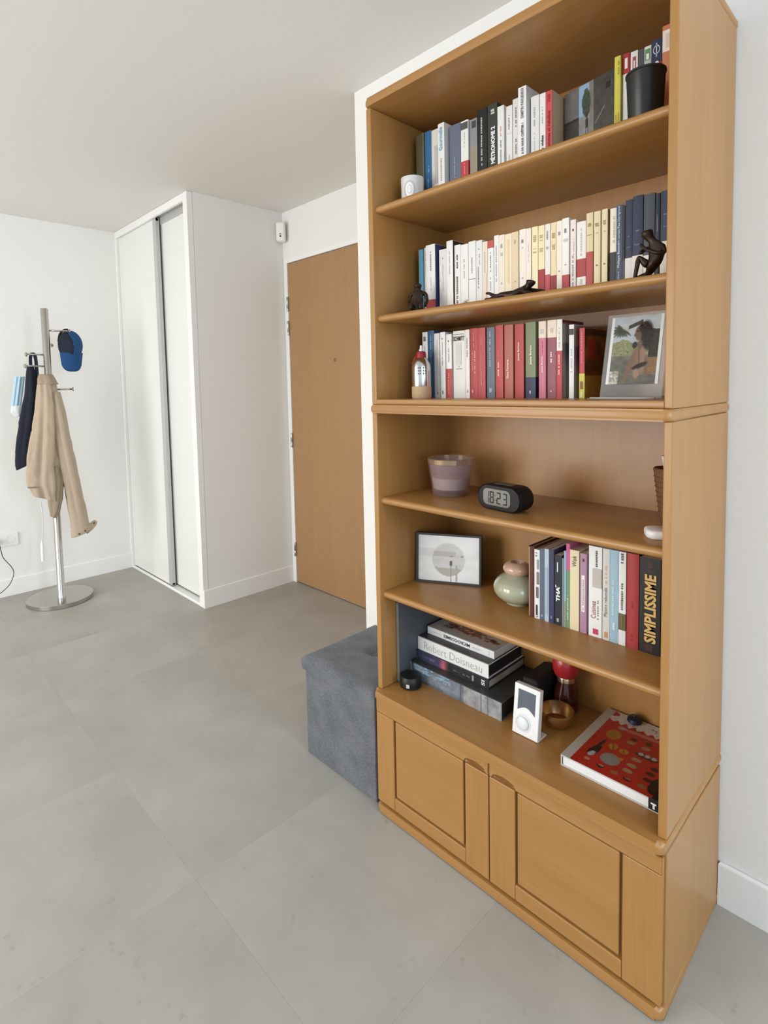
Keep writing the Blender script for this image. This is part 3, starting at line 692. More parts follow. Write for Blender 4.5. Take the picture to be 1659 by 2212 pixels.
# --- third shelf
T3 = [
 (0.0622, 0.0819, 1.4203, WH, 'white paperback behind the soda siphon', dict(tx=[('r', .86, .93, -.5, .4, (120, 120, 122)), ('g', .5, .8, .003, (150, 150, 152), 0)])),
 (0.0834, 0.1060, 1.4226, (58, 92, 128), 'blue paperback with pale blue lettering', dict(tx=[('g', .72, .95, .005, (120, 172, 204), 0), ('g', .3, .7, .003, (130, 160, 190), 0)])),
 (0.1068, 0.1262, 1.4131, (222, 218, 212), 'greyish white paperback with worn print', dict(tx=[('r', .1, .9, -.1, .35, (204, 198, 192)), ('r', .06, .1, .1, .5, (140, 130, 120))])),
 (0.1288, 0.1473, 1.4149, WH, 'white paperback with a fine vertical title', dict(tx=[('g', .5, .85, .002, (120, 120, 120), 0), ('r', .89, .91, -.2, .1, K), ('r', .06, .11, -.2, .2, (130, 128, 126))])),
 (0.1506, 0.1704, 1.4072, WH, 'white paperback with its lower half red', dict(side=(222, 216, 208), bands=[(1.228, 1.3104, (182, 64, 64))], tx=[('g', .56, .8, .003, (110, 108, 106), 0), ('r', .88, .9, -.2, .1, K), ('g', .06, .4, .004, (226, 150, 150), 0)])),
 (0.1762, 0.2168, 1.4135, (230, 226, 220), 'widest white paperback with black capitals at its top', dict(tx=[('t', 'SCHMITT', .885, .037, .0125, (56, 54, 52), 'h', 0, .03), ('r', .945, .953, -.85, .85, (90, 88, 86)), ('r', .49, .82, -.5, .4, (212, 208, 203)), ('r', .43, .44, -.5, .5, (150, 146, 142)), ('r', .46, .475, -.05, .05, (90, 86, 84))])),
 (0.2171, 0.2319, 1.4145, (236, 230, 220), 'slim ivory paperback beside the widest white one', dict(tx=[('g', .6, .9, .003, G, 0), ('r', .08, .12, -.2, .3, (200, 160, 130))])),
 (0.2351, 0.2585, 1.4161, (178, 64, 64), 'red paperback with pink lettering in two lines', dict(d=.12, tx=[('g', .35, .68, .006, (224, 140, 144), .15), ('g', .74, .94, .003, (222, 140, 144), 0), ('r', .07, .12, -.6, -.1, (214, 130, 130)), ('g', .4, .66, .003, (224, 140, 144), -.2)])),
 (0.2586, 0.2836, 1.4153, (186, 74, 72), 'red paperback with a long pink title', dict(d=.12, tx=[('t', 'jeune avant le bonheur', .43, .092, .007, (230, 150, 154), 'up', .02, .0), ('g', .76, .93, .003, (222, 140, 144), .02)])),
 (0.2884, 0.3128, 1.4139, (98, 108, 120), 'slate-grey paperback between red ones', dict(d=.12, side=(200, 198, 196), tx=[('t', 'Juste pour lui', .58, .05, .006, (214, 218, 222), 'up', -.05, .0), ('g', .76, .95, .003, (196, 202, 208), -.05), ('r', .08, .14, -.35, .3, (168, 176, 184))])),
 (0.3159, 0.3388, 1.4169, (188, 70, 70), 'plain red paperback with a short cream title', dict(d=.12, tx=[('g', .3, .5, .005, (236, 196, 186), -.1), ('g', .52, .66, .002, (220, 150, 146), -.1)])),
 (0.3427, 0.3688, 1.4155, (178, 98, 82), 'brick-brown paperback with cream lettering', dict(d=.12, tx=[('t', 'Elena Ferrante', .40, .048, .007, (240, 224, 190), 'up', -.1, .02)])),
 (0.3735, 0.3994, 1.4146, (180, 68, 60), 'red paperback with cream lettering halfway up', dict(d=.12, tx=[('t', 'Jessie Burton', .63, .046, .008, (242, 224, 186), 'up', -.02, .02)])),
 (0.4047, 0.4326, 1.4163, (124, 134, 98), 'green paperback with a navy foot', dict(d=.12, bands=[(1.228, 1.2803, (38, 44, 74))], tx=[('t', 'Jessie Burton', .57, .048, .008, (244, 238, 214), 'up', .08, .02), ('r', .06, .10, -.2, .1, (190, 194, 206))])),
 (0.4412, 0.4602, 1.4151, (206, 118, 138), 'pink paperback with a cream top', dict(bands=[(1.375, 1.4153, (238, 220, 200))], tx=[('t', 'Jessie Burton', .44, .040, .006, (246, 226, 206), 'up', .05, .02), ('r', .84, .9, -.5, .4, (206, 200, 190)), ('g', .6, .74, .002, (196, 70, 80), .05)])),
 (0.4648, 0.4878, 1.4156, (150, 84, 92), 'plum paperback with a cream top', dict(bands=[(1.3742, 1.4158, (240, 222, 200))], tx=[('g', .46, .6, .005, (240, 220, 212), -.05), ('r', .84, .9, -.3, .3, (206, 200, 190)), ('r', .08, .1, -.3, .1, (226, 160, 180))])),
 (0.4908, 0.5050, 1.4151, (244, 236, 226), 'white paperback with its lower part red beside a picture cover', dict(dy=-.004, bands=[(1.228, 1.3412, (190, 64, 72))], tx=[('g', .64, .9, .003, (200, 186, 180), 0), ('g', .3, .58, .004, (238, 200, 196), 0)])),
 (0.5202, 0.5328, 1.4005, (238, 236, 232), 'narrow white book with a black corner mark', dict(hb=False, tx=[('r', .86, .94, -.95, .95, (66, 66, 64)), ('g', .35, .68, .004, (190, 196, 204), 0)])),
 (0.5459, 0.5588, 1.3904, (190, 66, 72), 'slim red book with a yellow foot', dict(d=.12, bands=[(1.228, 1.2852, (216, 206, 88))], tx=[('g', .5, .95, .003, (220, 140, 140), 0), ('r', .13, .24, -.6, .5, (150, 90, 70)), ('g', .02, .1, .007, (244, 240, 200), 0)])),
]
shelf_row(T3, 1.228, 0.150, 'third shelf', 'books on the third shelf', 0.11)
# picture covers seen from the side on three books of that row
def side_print(lbl, fn, d, z0, z1):
    r = [o for o in COL.objects if o.get('label', '').startswith(lbl)][0]
    w = [c for c in r.children if c.name.startswith('cover')][0].dimensions.x
    xs = max(v.co.x for v in [c for c in r.children if c.name.startswith('cover')][0].data.vertices)
    print_grid('cover_picture', d, z1 - z0, fn, r, lambda a, b: (xs + 0.0008, 0.002 + a, z0 + b), 24, 36)
def bwfn(u, t):
    n = vnoise(u * 4 + 3, t * 5) ; c = mixc((70, 66, 66), (176, 168, 160), n)
    if t > 0.72: c = mixc(c, (170, 160, 150), .7)
    return c
side_print('white paperback with its lower part red', lambda u, t: (120, 44, 44) if u > .94 or t > .97 else bwfn(u, t), 0.105, 0.001, 0.186)
side_print('narrow white book with a black', bwfn, 0.1, 0.001, 0.171)
def orfn(u, t):
    if t < .33: return mixc((160, 120, 40), (196, 152, 60), vnoise(u * 6, t * 8))
    c = mixc((70, 30, 20), (150, 84, 30), vnoise(u * 5, t * 9))
    if (u - .3) ** 2 + (t - .72) ** 2 < .03: c = (160, 30, 24)
    if t > .9: c = (40, 14, 10)
    return c
side_print('slim red book with a yellow foot', orfn, 0.115, 0.001, 0.161)

# --- cookbooks on the fifth shelf
T5 = [
 (0.4145, 0.4310, 0.8523, (92, 46, 32), 'dark brown leather-bound book', dict(d=.17, hb=True, tx=[('r', 0.01, .99, -.8, -.35, (168, 128, 104))])),
 (0.4312, 0.4465, 0.8469, (232, 232, 230), 'white magazine-like book with a black and white photograph', dict(d=.165, tx=[('r', .02, .2, -.4, .3, (60, 60, 62)), ('r', .03, .05, -.3, .2, WH), ('r', .3, .46, -.3, .6, (110, 106, 104)), ('r', .5, .68, -.1, .8, (140, 124, 112)), ('r', .72, .86, 0, .7, (160, 156, 152)), ('g', .9, .97, .005, G, -.1)])),
 (0.4467, 0.4593, 0.8512, (94, 104, 122), 'slate-blue cookbook', dict(d=.165, tx=[('r', .05, .08, -.2, .3, (180, 188, 196))])),
 (0.4595, 0.4714, 0.8537, (186, 200, 210), 'pale blue cookbook', dict(d=.165, tx=[('r', .1, .75, -.6, .6, (160, 186, 202))])),
 (0.4716, 0.4850, 0.8549, (58, 60, 92), 'indigo cookbook', dict(d=.165, tx=[('r', .06, .1, -.3, .4, (120, 126, 156))])),
 (0.4865, 0.5057, 0.8443, (34, 36, 44), 'black cookbook with bold white capitals', dict(d=.16, tx=[('t', 'THAÏ', .46, .041, .012, (244, 244, 242), 'up', -.02, .05), ('r', .76, .90, -.25, .05, (226, 226, 226)), ('r', .05, .1, -.3, .3, (170, 170, 172))])),
 (0.5061, 0.5111, 0.8393, (132, 138, 144), 'very thin grey booklet', dict(d=.15)),
 (0.5113, 0.5175, 0.8586, (150, 182, 202), 'thin light blue booklet', dict(d=.15, bands=[(0.669, 0.735, (140, 152, 132))])),
 (0.5177, 0.5265, 0.8778, (120, 152, 108), 'thin green book with a pink top', dict(d=.15, bands=[(0.8129, 0.8780, (206, 96, 146))], tx=[('g', .1, .4, .004, (190, 208, 176), 0)])),
 (0.5267, 0.5500, 0.8651, (232, 216, 178), 'cream cookbook with a serif title at its top', dict(d=.165, tx=[('t', 'Wok', .865, .027, .011, (70, 58, 48), 'up', .0, .0)])),
 (0.5524, 0.5690, 0.8613, (176, 136, 160), 'mauve cookbook with a white spine label', dict(d=.16, tx=[('r', .27, .73, -.5, .5, (240, 234, 236)), ('g', .29, .71, .003, (130, 110, 120), 0), ('r', .90, .94, -.2, .3, (80, 60, 70))])),
 (0.5738, 0.6055, 0.8841, (238, 236, 232), 'white cookbook with crimson script', dict(d=.17, side=(206, 200, 192), tx=[('t', 'Cuisinez', .30, .042, .011, (158, 42, 72), 'up', -.12, .0), ('g', .2, .42, .003, G, .22), ('g', .78, .96, .005, (70, 66, 64), .1), ('r', .03, .09, -.3, .5, (196, 60, 104)), ('r', .55, .76, -.4, .95, (196, 188, 178))])),
 (0.6068, 0.6237, 0.8840, (216, 212, 206), 'pale grey cookbook with grey script', dict(d=.165, tx=[('t', 'Plaisirs rebondis', .42, .068, .007, (96, 92, 90), 'up', -.05, .0), ('g', .62, .82, .005, (206, 176, 146), 0), ('r', .03, .09, -.4, .5, (206, 150, 96))])),
 (0.6239, 0.6436, 0.8842, (162, 192, 208), 'light blue cookbook', dict(d=.165, tx=[('g', .3, .68, .006, (198, 216, 224), -.1), ('r', .14, .22, -.3, .3, (206, 220, 228))])),
 (0.6438, 0.6600, 0.8839, (234, 234, 232), 'white cookbook with an olive block', dict(d=.165, bands=[(0.7037, 0.7423, (106, 98, 70))], tx=[('g', .38, .68, .005, (110, 108, 106), 0), ('g', .88, .99, .006, (70, 66, 64), 0), ('r', .2, .32, -.3, .3, (126, 104, 60))])),
 (0.6613, 0.6876, 0.8843, (172, 58, 58), 'plain red hardback', dict(d=.17, hb=True, tx=[('g', .42, .5, .004, (140, 46, 56), 0), ('g', .08, .16, .004, (140, 46, 56), 0)])),
 (0.6893, 0.7332, 0.8817, (24, 20, 20), 'thick black cookbook with gold capitals', dict(d=.17, tx=[('t', 'SIMPLISSIME', .475, .152, .0245, (218, 178, 104), 'up', .04, .035), ('g', .86, .97, .012, (86, 40, 34), 0), ('r', .03, .1, -.45, .35, (62, 34, 32))])),
]
shelf_row(T5, 0.669, 0.145, 'fifth shelf', 'cookbooks on the fifth shelf', 0.165)

# ------------------------------------------------------------------ ornaments on the top shelf
GLASS = mat((245, 245, 245), 0.03, 0, 0.0, 5.0, trans=1.0, ior=1.45, name='clear_glass')
WAX = mat((228, 224, 216), 0.6, 0, 0.03, 30.0, name='candle_wax')
t = thing('candle', 'small white glass candle with an oval label on the top shelf', 'candle', (0.078, 0.100, 1.7645))
lathe('candle_glass', [(0.029, 0.0), (0.031, 0.002), (0.0325, 0.078), (0.0312, 0.078), (0.0300, 0.068), (0.0, 0.068)], mat((222, 220, 216), 0.15, 0, 0.02, 30.0, coat=0.4, name='frosted_glass'), t, 32, False)
lathe('wick', [(0.0008, 0.0), (0.0008, 0.010)], mat(K, 0.8), t, 6, loc=(0, 0, 0.068))
def oval(rx, rz, zc, rad, ang0, n=28, inner=0.0):
    v, f = [], []
    if inner == 0: v.append((rad * math.cos(ang0), rad * math.sin(ang0), zc))
    for k in range(n):
        a = 2 * PI * k / n
        for s in ((inner, 1.0) if inner else (1.0,)):
            th = ang0 + rx * s * math.cos(a) / rad; v.append((rad * math.cos(th), rad * math.sin(th), zc + rz * s * math.sin(a)))
    for k in range(n):
        j = (k + 1) % n
        f.append((0, 1 + k, 1 + j) if not inner else (2 * k, 2 * k + 1, 2 * j + 1, 2 * j))
    return v, f
AN = math.atan2(-1.2, 0.62)
v, f = oval(0.0115, 0.019, 0.040, 0.0326, AN); me_obj('oval_label', v, f, mat((244, 243, 240), 0.5), t)
v, f = oval(0.0165, 0.024, 0.040, 0.0326, AN, inner=0.90); me_obj('label_ring', v, f, mat((190, 188, 184), 0.5), t)
v, f = oval(0.0065, 0.012, 0.040, 0.0329, AN, inner=0.85); me_obj('label_ring', v, f, mat((206, 204, 200), 0.5), t)

# dark street picture standing face-out
t = thing('picture_book', 'face-out picture book with a dark street and a tree on its cover', 'book', (0.485, 0.196, 1.7645), (0, 0, -0.22))
box('cover', 0.0, 0.140, 0.0, 0.012, 0.0, 0.184, mat((60, 58, 56), 0.4), t, 0.0015, 1)
def street(u, v):
    n = vnoise(u * 14, v * 14) * 0.5 + vnoise(u * 40, v * 40) * 0.5
    c = mixc((70, 68, 66), (104, 100, 96), n)
    if u < .30:
        c = mixc((120, 118, 118), (98, 96, 96), n) if v > .62 else mixc((52, 50, 48), (74, 72, 68), n)
        if abs(v - .62) < .02: c = (40, 38, 38)
    elif u < .50:
        c = mixc((152, 168, 182), (140, 176, 206), v) if v > .62 else mixc((160, 164, 168), (120, 118, 118), n)
        if v < .36: c = mixc((110, 108, 106), (140, 138, 138), n)
    else:
        c = mixc((54, 52, 48), (84, 78, 70), n)
        if u < .58 and v > .3: c = mixc((110, 104, 96), (140, 134, 126), n)
        if abs((u - .7) * .9 - (v - .55)) < .012 and .6 < u < .8: c = (120, 118, 112)
        if abs(v - .85) < .04 and abs(u - .85) < .04: c = (24, 22, 22)
    ex, ey = (u - .44) / .085, (v - .76) / .17
    if ex * ex + ey * ey < .75 + .5 * n: c = mixc((52, 62, 48), (78, 90, 66), n)
    if abs(u - .435 - (v - .5) * .05) < .010 and .3 < v < .65: c = (42, 40, 36)
    if abs(u - .465 + (v - .5) * .05) < .010 and .35 < v < .65: c = (42, 40, 36)
    return c
print_grid('cover_picture', 0.140, 0.184, street, t, lambda a, b_: (a, -0.0004, b_), 70, 92)
t = thing('plant_pot', 'black tapered pot standing before the guide books on the top shelf', 'pot', (0.7115, 0.088, 1.7645))
lathe('pot_body', [(0.0, 0.0), (0.029, 0.0), (0.031, 0.003), (0.0355, 0.100), (0.0365, 0.104), (0.0355, 0.1055), (0.034, 0.104), (0.030, 0.012), (0.0, 0.012)], mat((30, 30, 30), 0.35, 0, 0.05, 20.0, name='black_glaze'), t, 40, False)
lathe('rim', [(0.0352, 0.100), (0.0372, 0.1015), (0.0372, 0.105), (0.0352, 0.106)], mat((40, 39, 38), 0.35, 0, 0.05, 20.0), t, 40, False)

# ------------------------------------------------------------------ bronze figurines on the second shelf
BRZ = mat((52, 36, 28), 0.38, 0.55, 0.25, 90.0, 0.3, name='dark_bronze')
Z2 = 1.465
t = thing('bronze_figurine', 'small dark bronze seated figurine at the left of the second shelf', 'figurine', (0.107, 0.085, Z2), (0, 0, 0.5))
skin('figure', [(0, 0, .010), (0, 0, .035), (0, 0, .056), (0, -.001, .066), (0, -.002, .076), (0, -.002, .083),
                (-.022, 0, .054), (-.026, -.004, .034), (-.022, -.016, .016), (.022, 0, .054), (.026, -.004, .034), (.022, -.016, .016),
                (-.012, -.020, .012), (-.014, -.034, .024), (-.014, -.036, .006), (.012, -.020, .012), (.014, -.034, .024), (.014, -.036, .006)],
     [(0, 1), (1, 2), (2, 3), (3, 4), (4, 5), (2, 6), (6, 7), (7, 8), (2, 9), (9, 10), (10, 11), (0, 12), (12, 13), (13, 14), (0, 15), (15, 16), (16, 17)],
     [(.018, .014), (.015, .012), (.018, .011), .006, (.0135, .014), (.011, .012), .006, .005, .0045, .006, .005, .0045, .008, .007, .005, .008, .007, .005], BRZ, t)
t = thing('bronze_figurine', 'dark bronze reclining figurine lying along the edge of the second shelf', 'figurine', (0.352, 0.062, Z2))
skin('figure', [(.088, 0, .010), (.066, 0, .009), (.104, .001, .017), (.112, .001, .022), (.120, .001, .031), (.121, .001, .037),
                (.040, .002, .010), (.018, .003, .013), (.004, .003, .022), (-.006, .003, .0225),
                (.046, -.008, .012), (.030, -.006, .007), (.010, -.006, .0055), (-.002, -.008, .007),
                (.104, -.014, .014), (.116, -.020, .007), (.130, -.014, .006), (.106, .014, .018), (.126, .016, .012), (.142, .010, .0085), (.152, .006, .006)],
     [(0, 1), (0, 2), (2, 3), (3, 4), (4, 5), (1, 6), (6, 7), (7, 8), (8, 9), (1, 10), (10, 11), (11, 12), (12, 13), (2, 14), (14, 15), (15, 16), (2, 17), (17, 18), (18, 19), (19, 20)],
     [.011, .010, (.012, .009), .0055, (.0125, .0135), (.0105, .011), .007, .0055, .0036, .003, .007, .0055, .004, .003, .0055, .0045, .0035, .005, .006, .0065, .004], BRZ, t)
t = thing('bronze_figurine', 'dark bronze figurine seated with one knee raised at the right of the second shelf', 'figurine', (0.738, 0.070, Z2))
skin('figure', [(.004, .004, .012), (.004, .004, .038), (.006, .002, .062), (-.006, 0, .076), (-.014, -.001, .088), (-.015, -.002, .097),
                (-.020, -.004, .037), (-.027, -.006, .047), (-.030, -.008, .024), (-.034, -.008, .004),
                (-.014, .012, .012), (-.030, .012, .010), (-.040, .010, .006),
                (.017, -.002, .060), (.022, -.006, .046), (.010, -.014, .046), (-.010, -.012, .056), (-.024, -.010, .070),
                (-.010, .006, .062), (-.022, .000, .058), (-.026, -.004, .052)],
     [(0, 1), (1, 2), (2, 3), (3, 4), (4, 5), (0, 6), (6, 7), (7, 8), (8, 9), (0, 10), (10, 11), (11, 12), (2, 13), (13, 14), (14, 15), (15, 16), (16, 17), (2, 18), (18, 19), (19, 20)],
     [(.016, .015), (.015, .012), (.016, .011), .0055, (.0135, .014), (.011, .012), .007, .006, .0045, .004, .007, .005, .004, .005, .0045, .004, .0035, .003, .005, .0042, .0038], BRZ, t)

# ------------------------------------------------------------------ third shelf: soda siphon and photograph
ALU = mat((206, 206, 204), 0.22, 1.0, 0.04, 80.0, name='polished_aluminium')
t = thing('soda_siphon', 'silver bottle with red collar and cork base on the third shelf', 'bottle', (0.094, 0.108, 1.228))
lathe('bottle_body', [(0.0272, 0.034), (0.0278, 0.036), (0.0278, 0.088), (0.026, 0.098), (0.020, 0.110), (0.012, 0.117), (0.010, 0.121)], ALU, t, 36)
lathe('cork_base', [(0.0262, 0.0), (0.0275, 0.002), (0.0282, 0.006), (0.0282, 0.033), (0.0272, 0.035)], mat((196, 164, 128), 0.85, 0, 0.2, 220.0, 0.3, name='cork'), t, 36)
REDC = mat((150, 28, 38), 0.5, 0, 0.1, 40.0, name='red_plastic')
lathe('collar', [(0.0105, 0.114), (0.014, 0.115), (0.0145, 0.122), (0.013, 0.132), (0.009, 0.134)], REDC, t, 24)
lathe('nozzle', [(0.006, 0.132), (0.0062, 0.139), (0.004, 0.141), (0.0036, 0.149), (0.0022, 0.151)], mat((236, 234, 230), 0.3), t, 16)
extrude_poly('red_tag', [(-0.012, 0.124), (-0.020, 0.119), (-0.031, 0.100), (-0.030, 0.096), (-0.024, 0.101), (-0.014, 0.117)], 'y', -0.008, 0.006, REDC, t, 0.001)
GM = mat((96, 96, 98), 0.4)
for zz in (0.084, 0.076, 0.068):
    rects = []
    v, f = [], []
    for k in range(4):
        th0 = -1.25 + 0.22 * k + (0.1 if k > 1 else 0); th1 = th0 + 0.15; i0 = len(v)
        for th in (th0, th1):
            for z in (zz, zz + 0.0045): v.append((0.02795 * math.cos(th), 0.02795 * math.sin(th), z))
        f.append((i0, i0 + 2, i0 + 3, i0 + 1))
    me_obj('engraving', v, f, GM, t)

ACR = mat((235, 238, 236), 0.04, 0, 0.0, 5.0, alpha=0.16, spec=0.6, name='clear_acrylic')
LN = math.radians(14)
t = thing('acrylic_photo_stand', 'clear acrylic stand with a holiday photograph on the third shelf', 'photo frame', (0.680, 0.105, 1.228))
def lean(a, b_, off=0.0):      # sheet leaning backwards: a across, b up
    return (a, b_ * math.sin(LN) - off * math.cos(LN), 0.003 + b_ * math.cos(LN) + off * -math.sin(LN))
pr = [(-0.064, 0.0), (0.064, 0.0), (0.064, 0.186), (-0.064, 0.186)]
v = [lean(a, b_, 0.0) for a, b_ in pr] + [lean(a, b_, 0.003) for a, b_ in pr]
me_obj('acrylic_sheet', v, [(3, 2, 1, 0), (4, 5, 6, 7), (0, 1, 5, 4), (1, 2, 6, 5), (2, 3, 7, 6), (3, 0, 4, 7)], ACR, t)
box('acrylic_foot', -0.070, 0.066, -0.052, 0.004, 0.0, 0.003, ACR, t, 0.001, 1)
tube('foot_edge', smoothpath([(-0.068, -0.040, 0.0035), (-0.045, -0.049, 0.0035), (0.0, -0.051, 0.0035), (0.045, -0.049, 0.0035), (0.064, -0.036, 0.0035)], 6), 0.0014, mat((206, 206, 200), 0.2, 0, 0.02, 30.0), t, 6)
def photo(u, v):
    n = vnoise(u * 12, v * 16); n2 = vnoise(u * 45, v * 60)
    if u < .055 or u > .945: return (232, 233, 232)
    c = mixc((176, 182, 188), (196, 202, 208), n)                       # sky
    if v < .62 + .1 * (n - .5):
        c = mixc((120, 126, 88), (164, 162, 122), n2)                    # lawn
    if v < .42: c = mixc((92, 90, 82), (126, 124, 112), n)
    if v < .13: c = mixc((84, 82, 76), (110, 106, 98), n)
    best = 9.0                                                           # palm fronds
    if u < .62 and v > .42:
        for k in range(11):
            an = 2.2 + k * .37; du, dv = math.cos(an), math.sin(an)
            px_, pv = u - .22, (v - .80) * 1.4
            tt = max(0, min(.36, px_ * du + pv * dv)); dd = math.hypot(px_ - tt * du, pv - tt * dv + tt * tt * 1.1)
            best = min(best, dd / (.030 - .05 * tt))
        if best < 1.3: c = mixc((72, 78, 64), c, max(0, best - .5) * (.5 + n2))
    if v > .78 and .34 < u < .62 and abs((v - .83) - (u - .34) * .3) < .03: c = (70, 74, 64)
    if u > .76 and .38 < v < .78 + .05 * n: c = mixc((40, 42, 36), (74, 62, 44), n2)   # hedge
    if u > .76 and .14 < v < .38: c = mixc((128, 92, 62), (150, 122, 88), n2)
    if u < .24 and v < .19: c = mixc((128, 122, 104), (222, 218, 208), n2)
    def el(c0, col, cx, cy, rx, ry, ang=0.0, soft=.35):
        dx, dy = u - cx, (v - cy); q, s_ = math.cos(ang), math.sin(ang)
        d2 = math.sqrt(((dx * q + dy * s_) / rx) ** 2 + ((-dx * s_ + dy * q) / ry) ** 2)
        return mixc(c0, col, (1 + soft * .5 - d2) / soft)
    HAIR = mixc((30, 24, 22), (58, 46, 40), n2); SK = (126, 98, 82); SK2 = (158, 130, 112)
    c = el(c, HAIR, .71, .70, .125, .21, .1)                             # hair falling behind
    c = el(c, SK, .43, .24, .050, .27, -.38)                             # propping arm
    c = el(c, mixc(SK, SK2, (u - .45) * 3.5), .62, .36, .135, .22, .22)  # bare back
    c = el(c, (100, 78, 66), .60, .40, .012, .16, .12, 1.2)
    c = el(c, SK, .745, .25, .035, .16, .12)
    c = el(c, (44, 26, 26), .63, .265, .150, .034, .28)                  # dark top
    c = el(c, SK2, .575, .15, .060, .070)
    c = el(c, (118, 92, 78), .60, .57, .045, .07)                        # neck
    c = el(c, (112, 84, 70), .555, .735, .070, .105, .15)                # face in profile
    c = el(c, (112, 84, 70), .487, .715, .020, .022)
    c = el(c, (60, 44, 40), .535, .765, .022, .012)
    c = el(c, HAIR, .655, .815, .110, .085, -.25); c = el(c, HAIR, .67, .68, .055, .16, .2); c = el(c, HAIR, .50, .57, .050, .045, .6)
    return c
print_grid('photograph', 0.108, 0.150, photo, t, lambda a, b_: lean(a - 0.054, b_ + 0.030, 0.0036), 100, 138, PRINTG)

# ------------------------------------------------------------------ fourth shelf
Z4 = 0.946
t = thing('candle_glass', 'purple-grey glass tumbler with a candle on the fourth shelf', 'candle', (0.142, 0.175, Z4))
PUR = mat((176, 150, 150), 0.12, 0, 0.35, 160.0, alpha=0.36, coat=0.3, name='mottled_purple_glass')
lathe('tumbler', [(0.0, 0.0), (0.050, 0.0), (0.053, 0.003), (0.066, 0.104), (0.0642, 0.106), (0.0625, 0.104), (0.051, 0.018), (0.0, 0.016)], PUR, t, 44, False)
lathe('rim', [(0.0630, 0.092), (0.0662, 0.094), (0.0672, 0.107), (0.0652, 0.109), (0.0638, 0.106)], mat((226, 196, 150), 0.12, 0.7, 0.1, 60.0, alpha=0.4, name='gilded_glass_rim'), t, 44, False)
lathe('wax', [(0.0, 0.020), (0.049, 0.020), (0.0545, 0.052), (0.0, 0.052)], mat((216, 204, 200), 0.6, 0, 0.05, 30.0), t, 32, False)
lathe('wick', [(0.001, 0.052), (0.001, 0.062)], mat(K, 0.9), t, 6)

t = thing('alarm_clock', 'black rounded digital alarm clock reading 18:23', 'clock', (0.372, 0.106, Z4), (0, 0, -0.13))
RUB = mat((18, 18, 20), 0.55, 0, 0.08, 80.0, 0.08, name='black_rubber')
cw, chh = 0.138, 0.064
pts = rrect(cw, chh, 0.0318, 8, 0, chh / 2 + 0.001)
bm = bmesh.new()
layers = [(-0.026, 0.90), (-0.0285, 0.965), (-0.024, 1.0), (0.020, 1.0), (0.028, 0.94)]
rings = []
for (yy, s) in layers:
    rings.append([bm.verts.new((p[0] * (1 - (1 - s) * .5), yy, (p[1] - chh / 2 - .001) * s + chh / 2 + .001)) for p in pts])
n = len(pts)
for a_, b_ in zip(rings, rings[1:]):
    for i in range(n): bm.faces.new((a_[i], a_[(i + 1) % n], b_[(i + 1) % n], b_[i]))
bm.faces.new(rings[0][::-1]); bm.faces.new(rings[-1])
smooth_ang(bm_obj('body', bm, RUB, t), 0.8)
extrude_poly('display', rrect(0.088, 0.042, 0.013, 6, -0.006, chh / 2 + 0.001), 'y', -0.0268, -0.0256, mat((124, 122, 114), 0.15, 0, 0.03, 30.0, coat=0.5, name='lcd_glass'), t)
SEGS = {'1': 'bc', '8': 'abcdefg', '2': 'abged', '3': 'abgcd'}
def seg7(ch, x, z, w, h):
    th = 0.0032; R = []
    for s in SEGS[ch]:
        R.append({'a': (x + th * .4, x + w - th * .4, z + h - th, z + h), 'd': (x + th * .4, x + w - th * .4, z, z + th), 'g': (x + th * .6, x + w - th * .6, z + h / 2 - th / 2, z + h / 2 + th / 2),
                  'f': (x, x + th, z + h / 2 + .0008, z + h - .0008), 'b': (x + w - th, x + w, z + h / 2 + .0008, z + h - .0008),
                  'e': (x, x + th, z + .0008, z + h / 2 - .0008), 'c': (x + w - th, x + w, z + .0008, z + h / 2 - .0008)}[s])
    return R
R = seg7('1', -0.041, 0.0175, 0.0125, 0.030) + seg7('8', -0.0265, 0.0175, 0.0125, 0.030) + seg7('2', -0.005, 0.0175, 0.0135, 0.030) + seg7('3', 0.0155, 0.0175, 0.0135, 0.030)
R += [(-0.0105, -0.0085, 0.025, 0.0275), (-0.0105, -0.0085, 0.037, 0.0395)]
quads('digits', R, mat((22, 22, 24), 0.4), t, -0.0271)
box('snooze_bar', -0.028, 0.032, -0.012, 0.010, chh - 0.002, chh + 0.003, mat((60, 56, 52), 0.4), t, 0.0012, 2)

t = thing('smart_sensor', 'white rounded square puck at the right end of the fourth shelf', 'sensor', (0.747, 0.094, Z4), (0, 0, 0.5))
bm = bmesh.new(); prof = [(0.86, 0.0), (0.97, 0.003), (1.0, 0.009), (0.985, 0.0135), (0.93, 0.0165), (0.80, 0.018)]
pts = rrect(0.056, 0.056, 0.018, 6); rings = [[bm.verts.new((p[0] * s, p[1] * s, z)) for p in pts] for s, z in prof]; n = len(pts)
for a_, b_ in zip(rings, rings[1:]):
    for i in range(n): bm.faces.new((a_[i], a_[(i + 1) % n], b_[(i + 1) % n], b_[i]))
bm.faces.new(rings[0][::-1]); bm.faces.new(rings[-1])
smooth_ang(bm_obj('shell', bm, mat((238, 236, 234), 0.3, 0, 0.01, 20.0, name='white_plastic'), t), 0.9)
lathe('status_light', [(0.0022, 0.0), (0.0018, 0.0006)], mat((150, 152, 160), 0.3), t, 12, loc=(0.006, 0.002, 0.018))

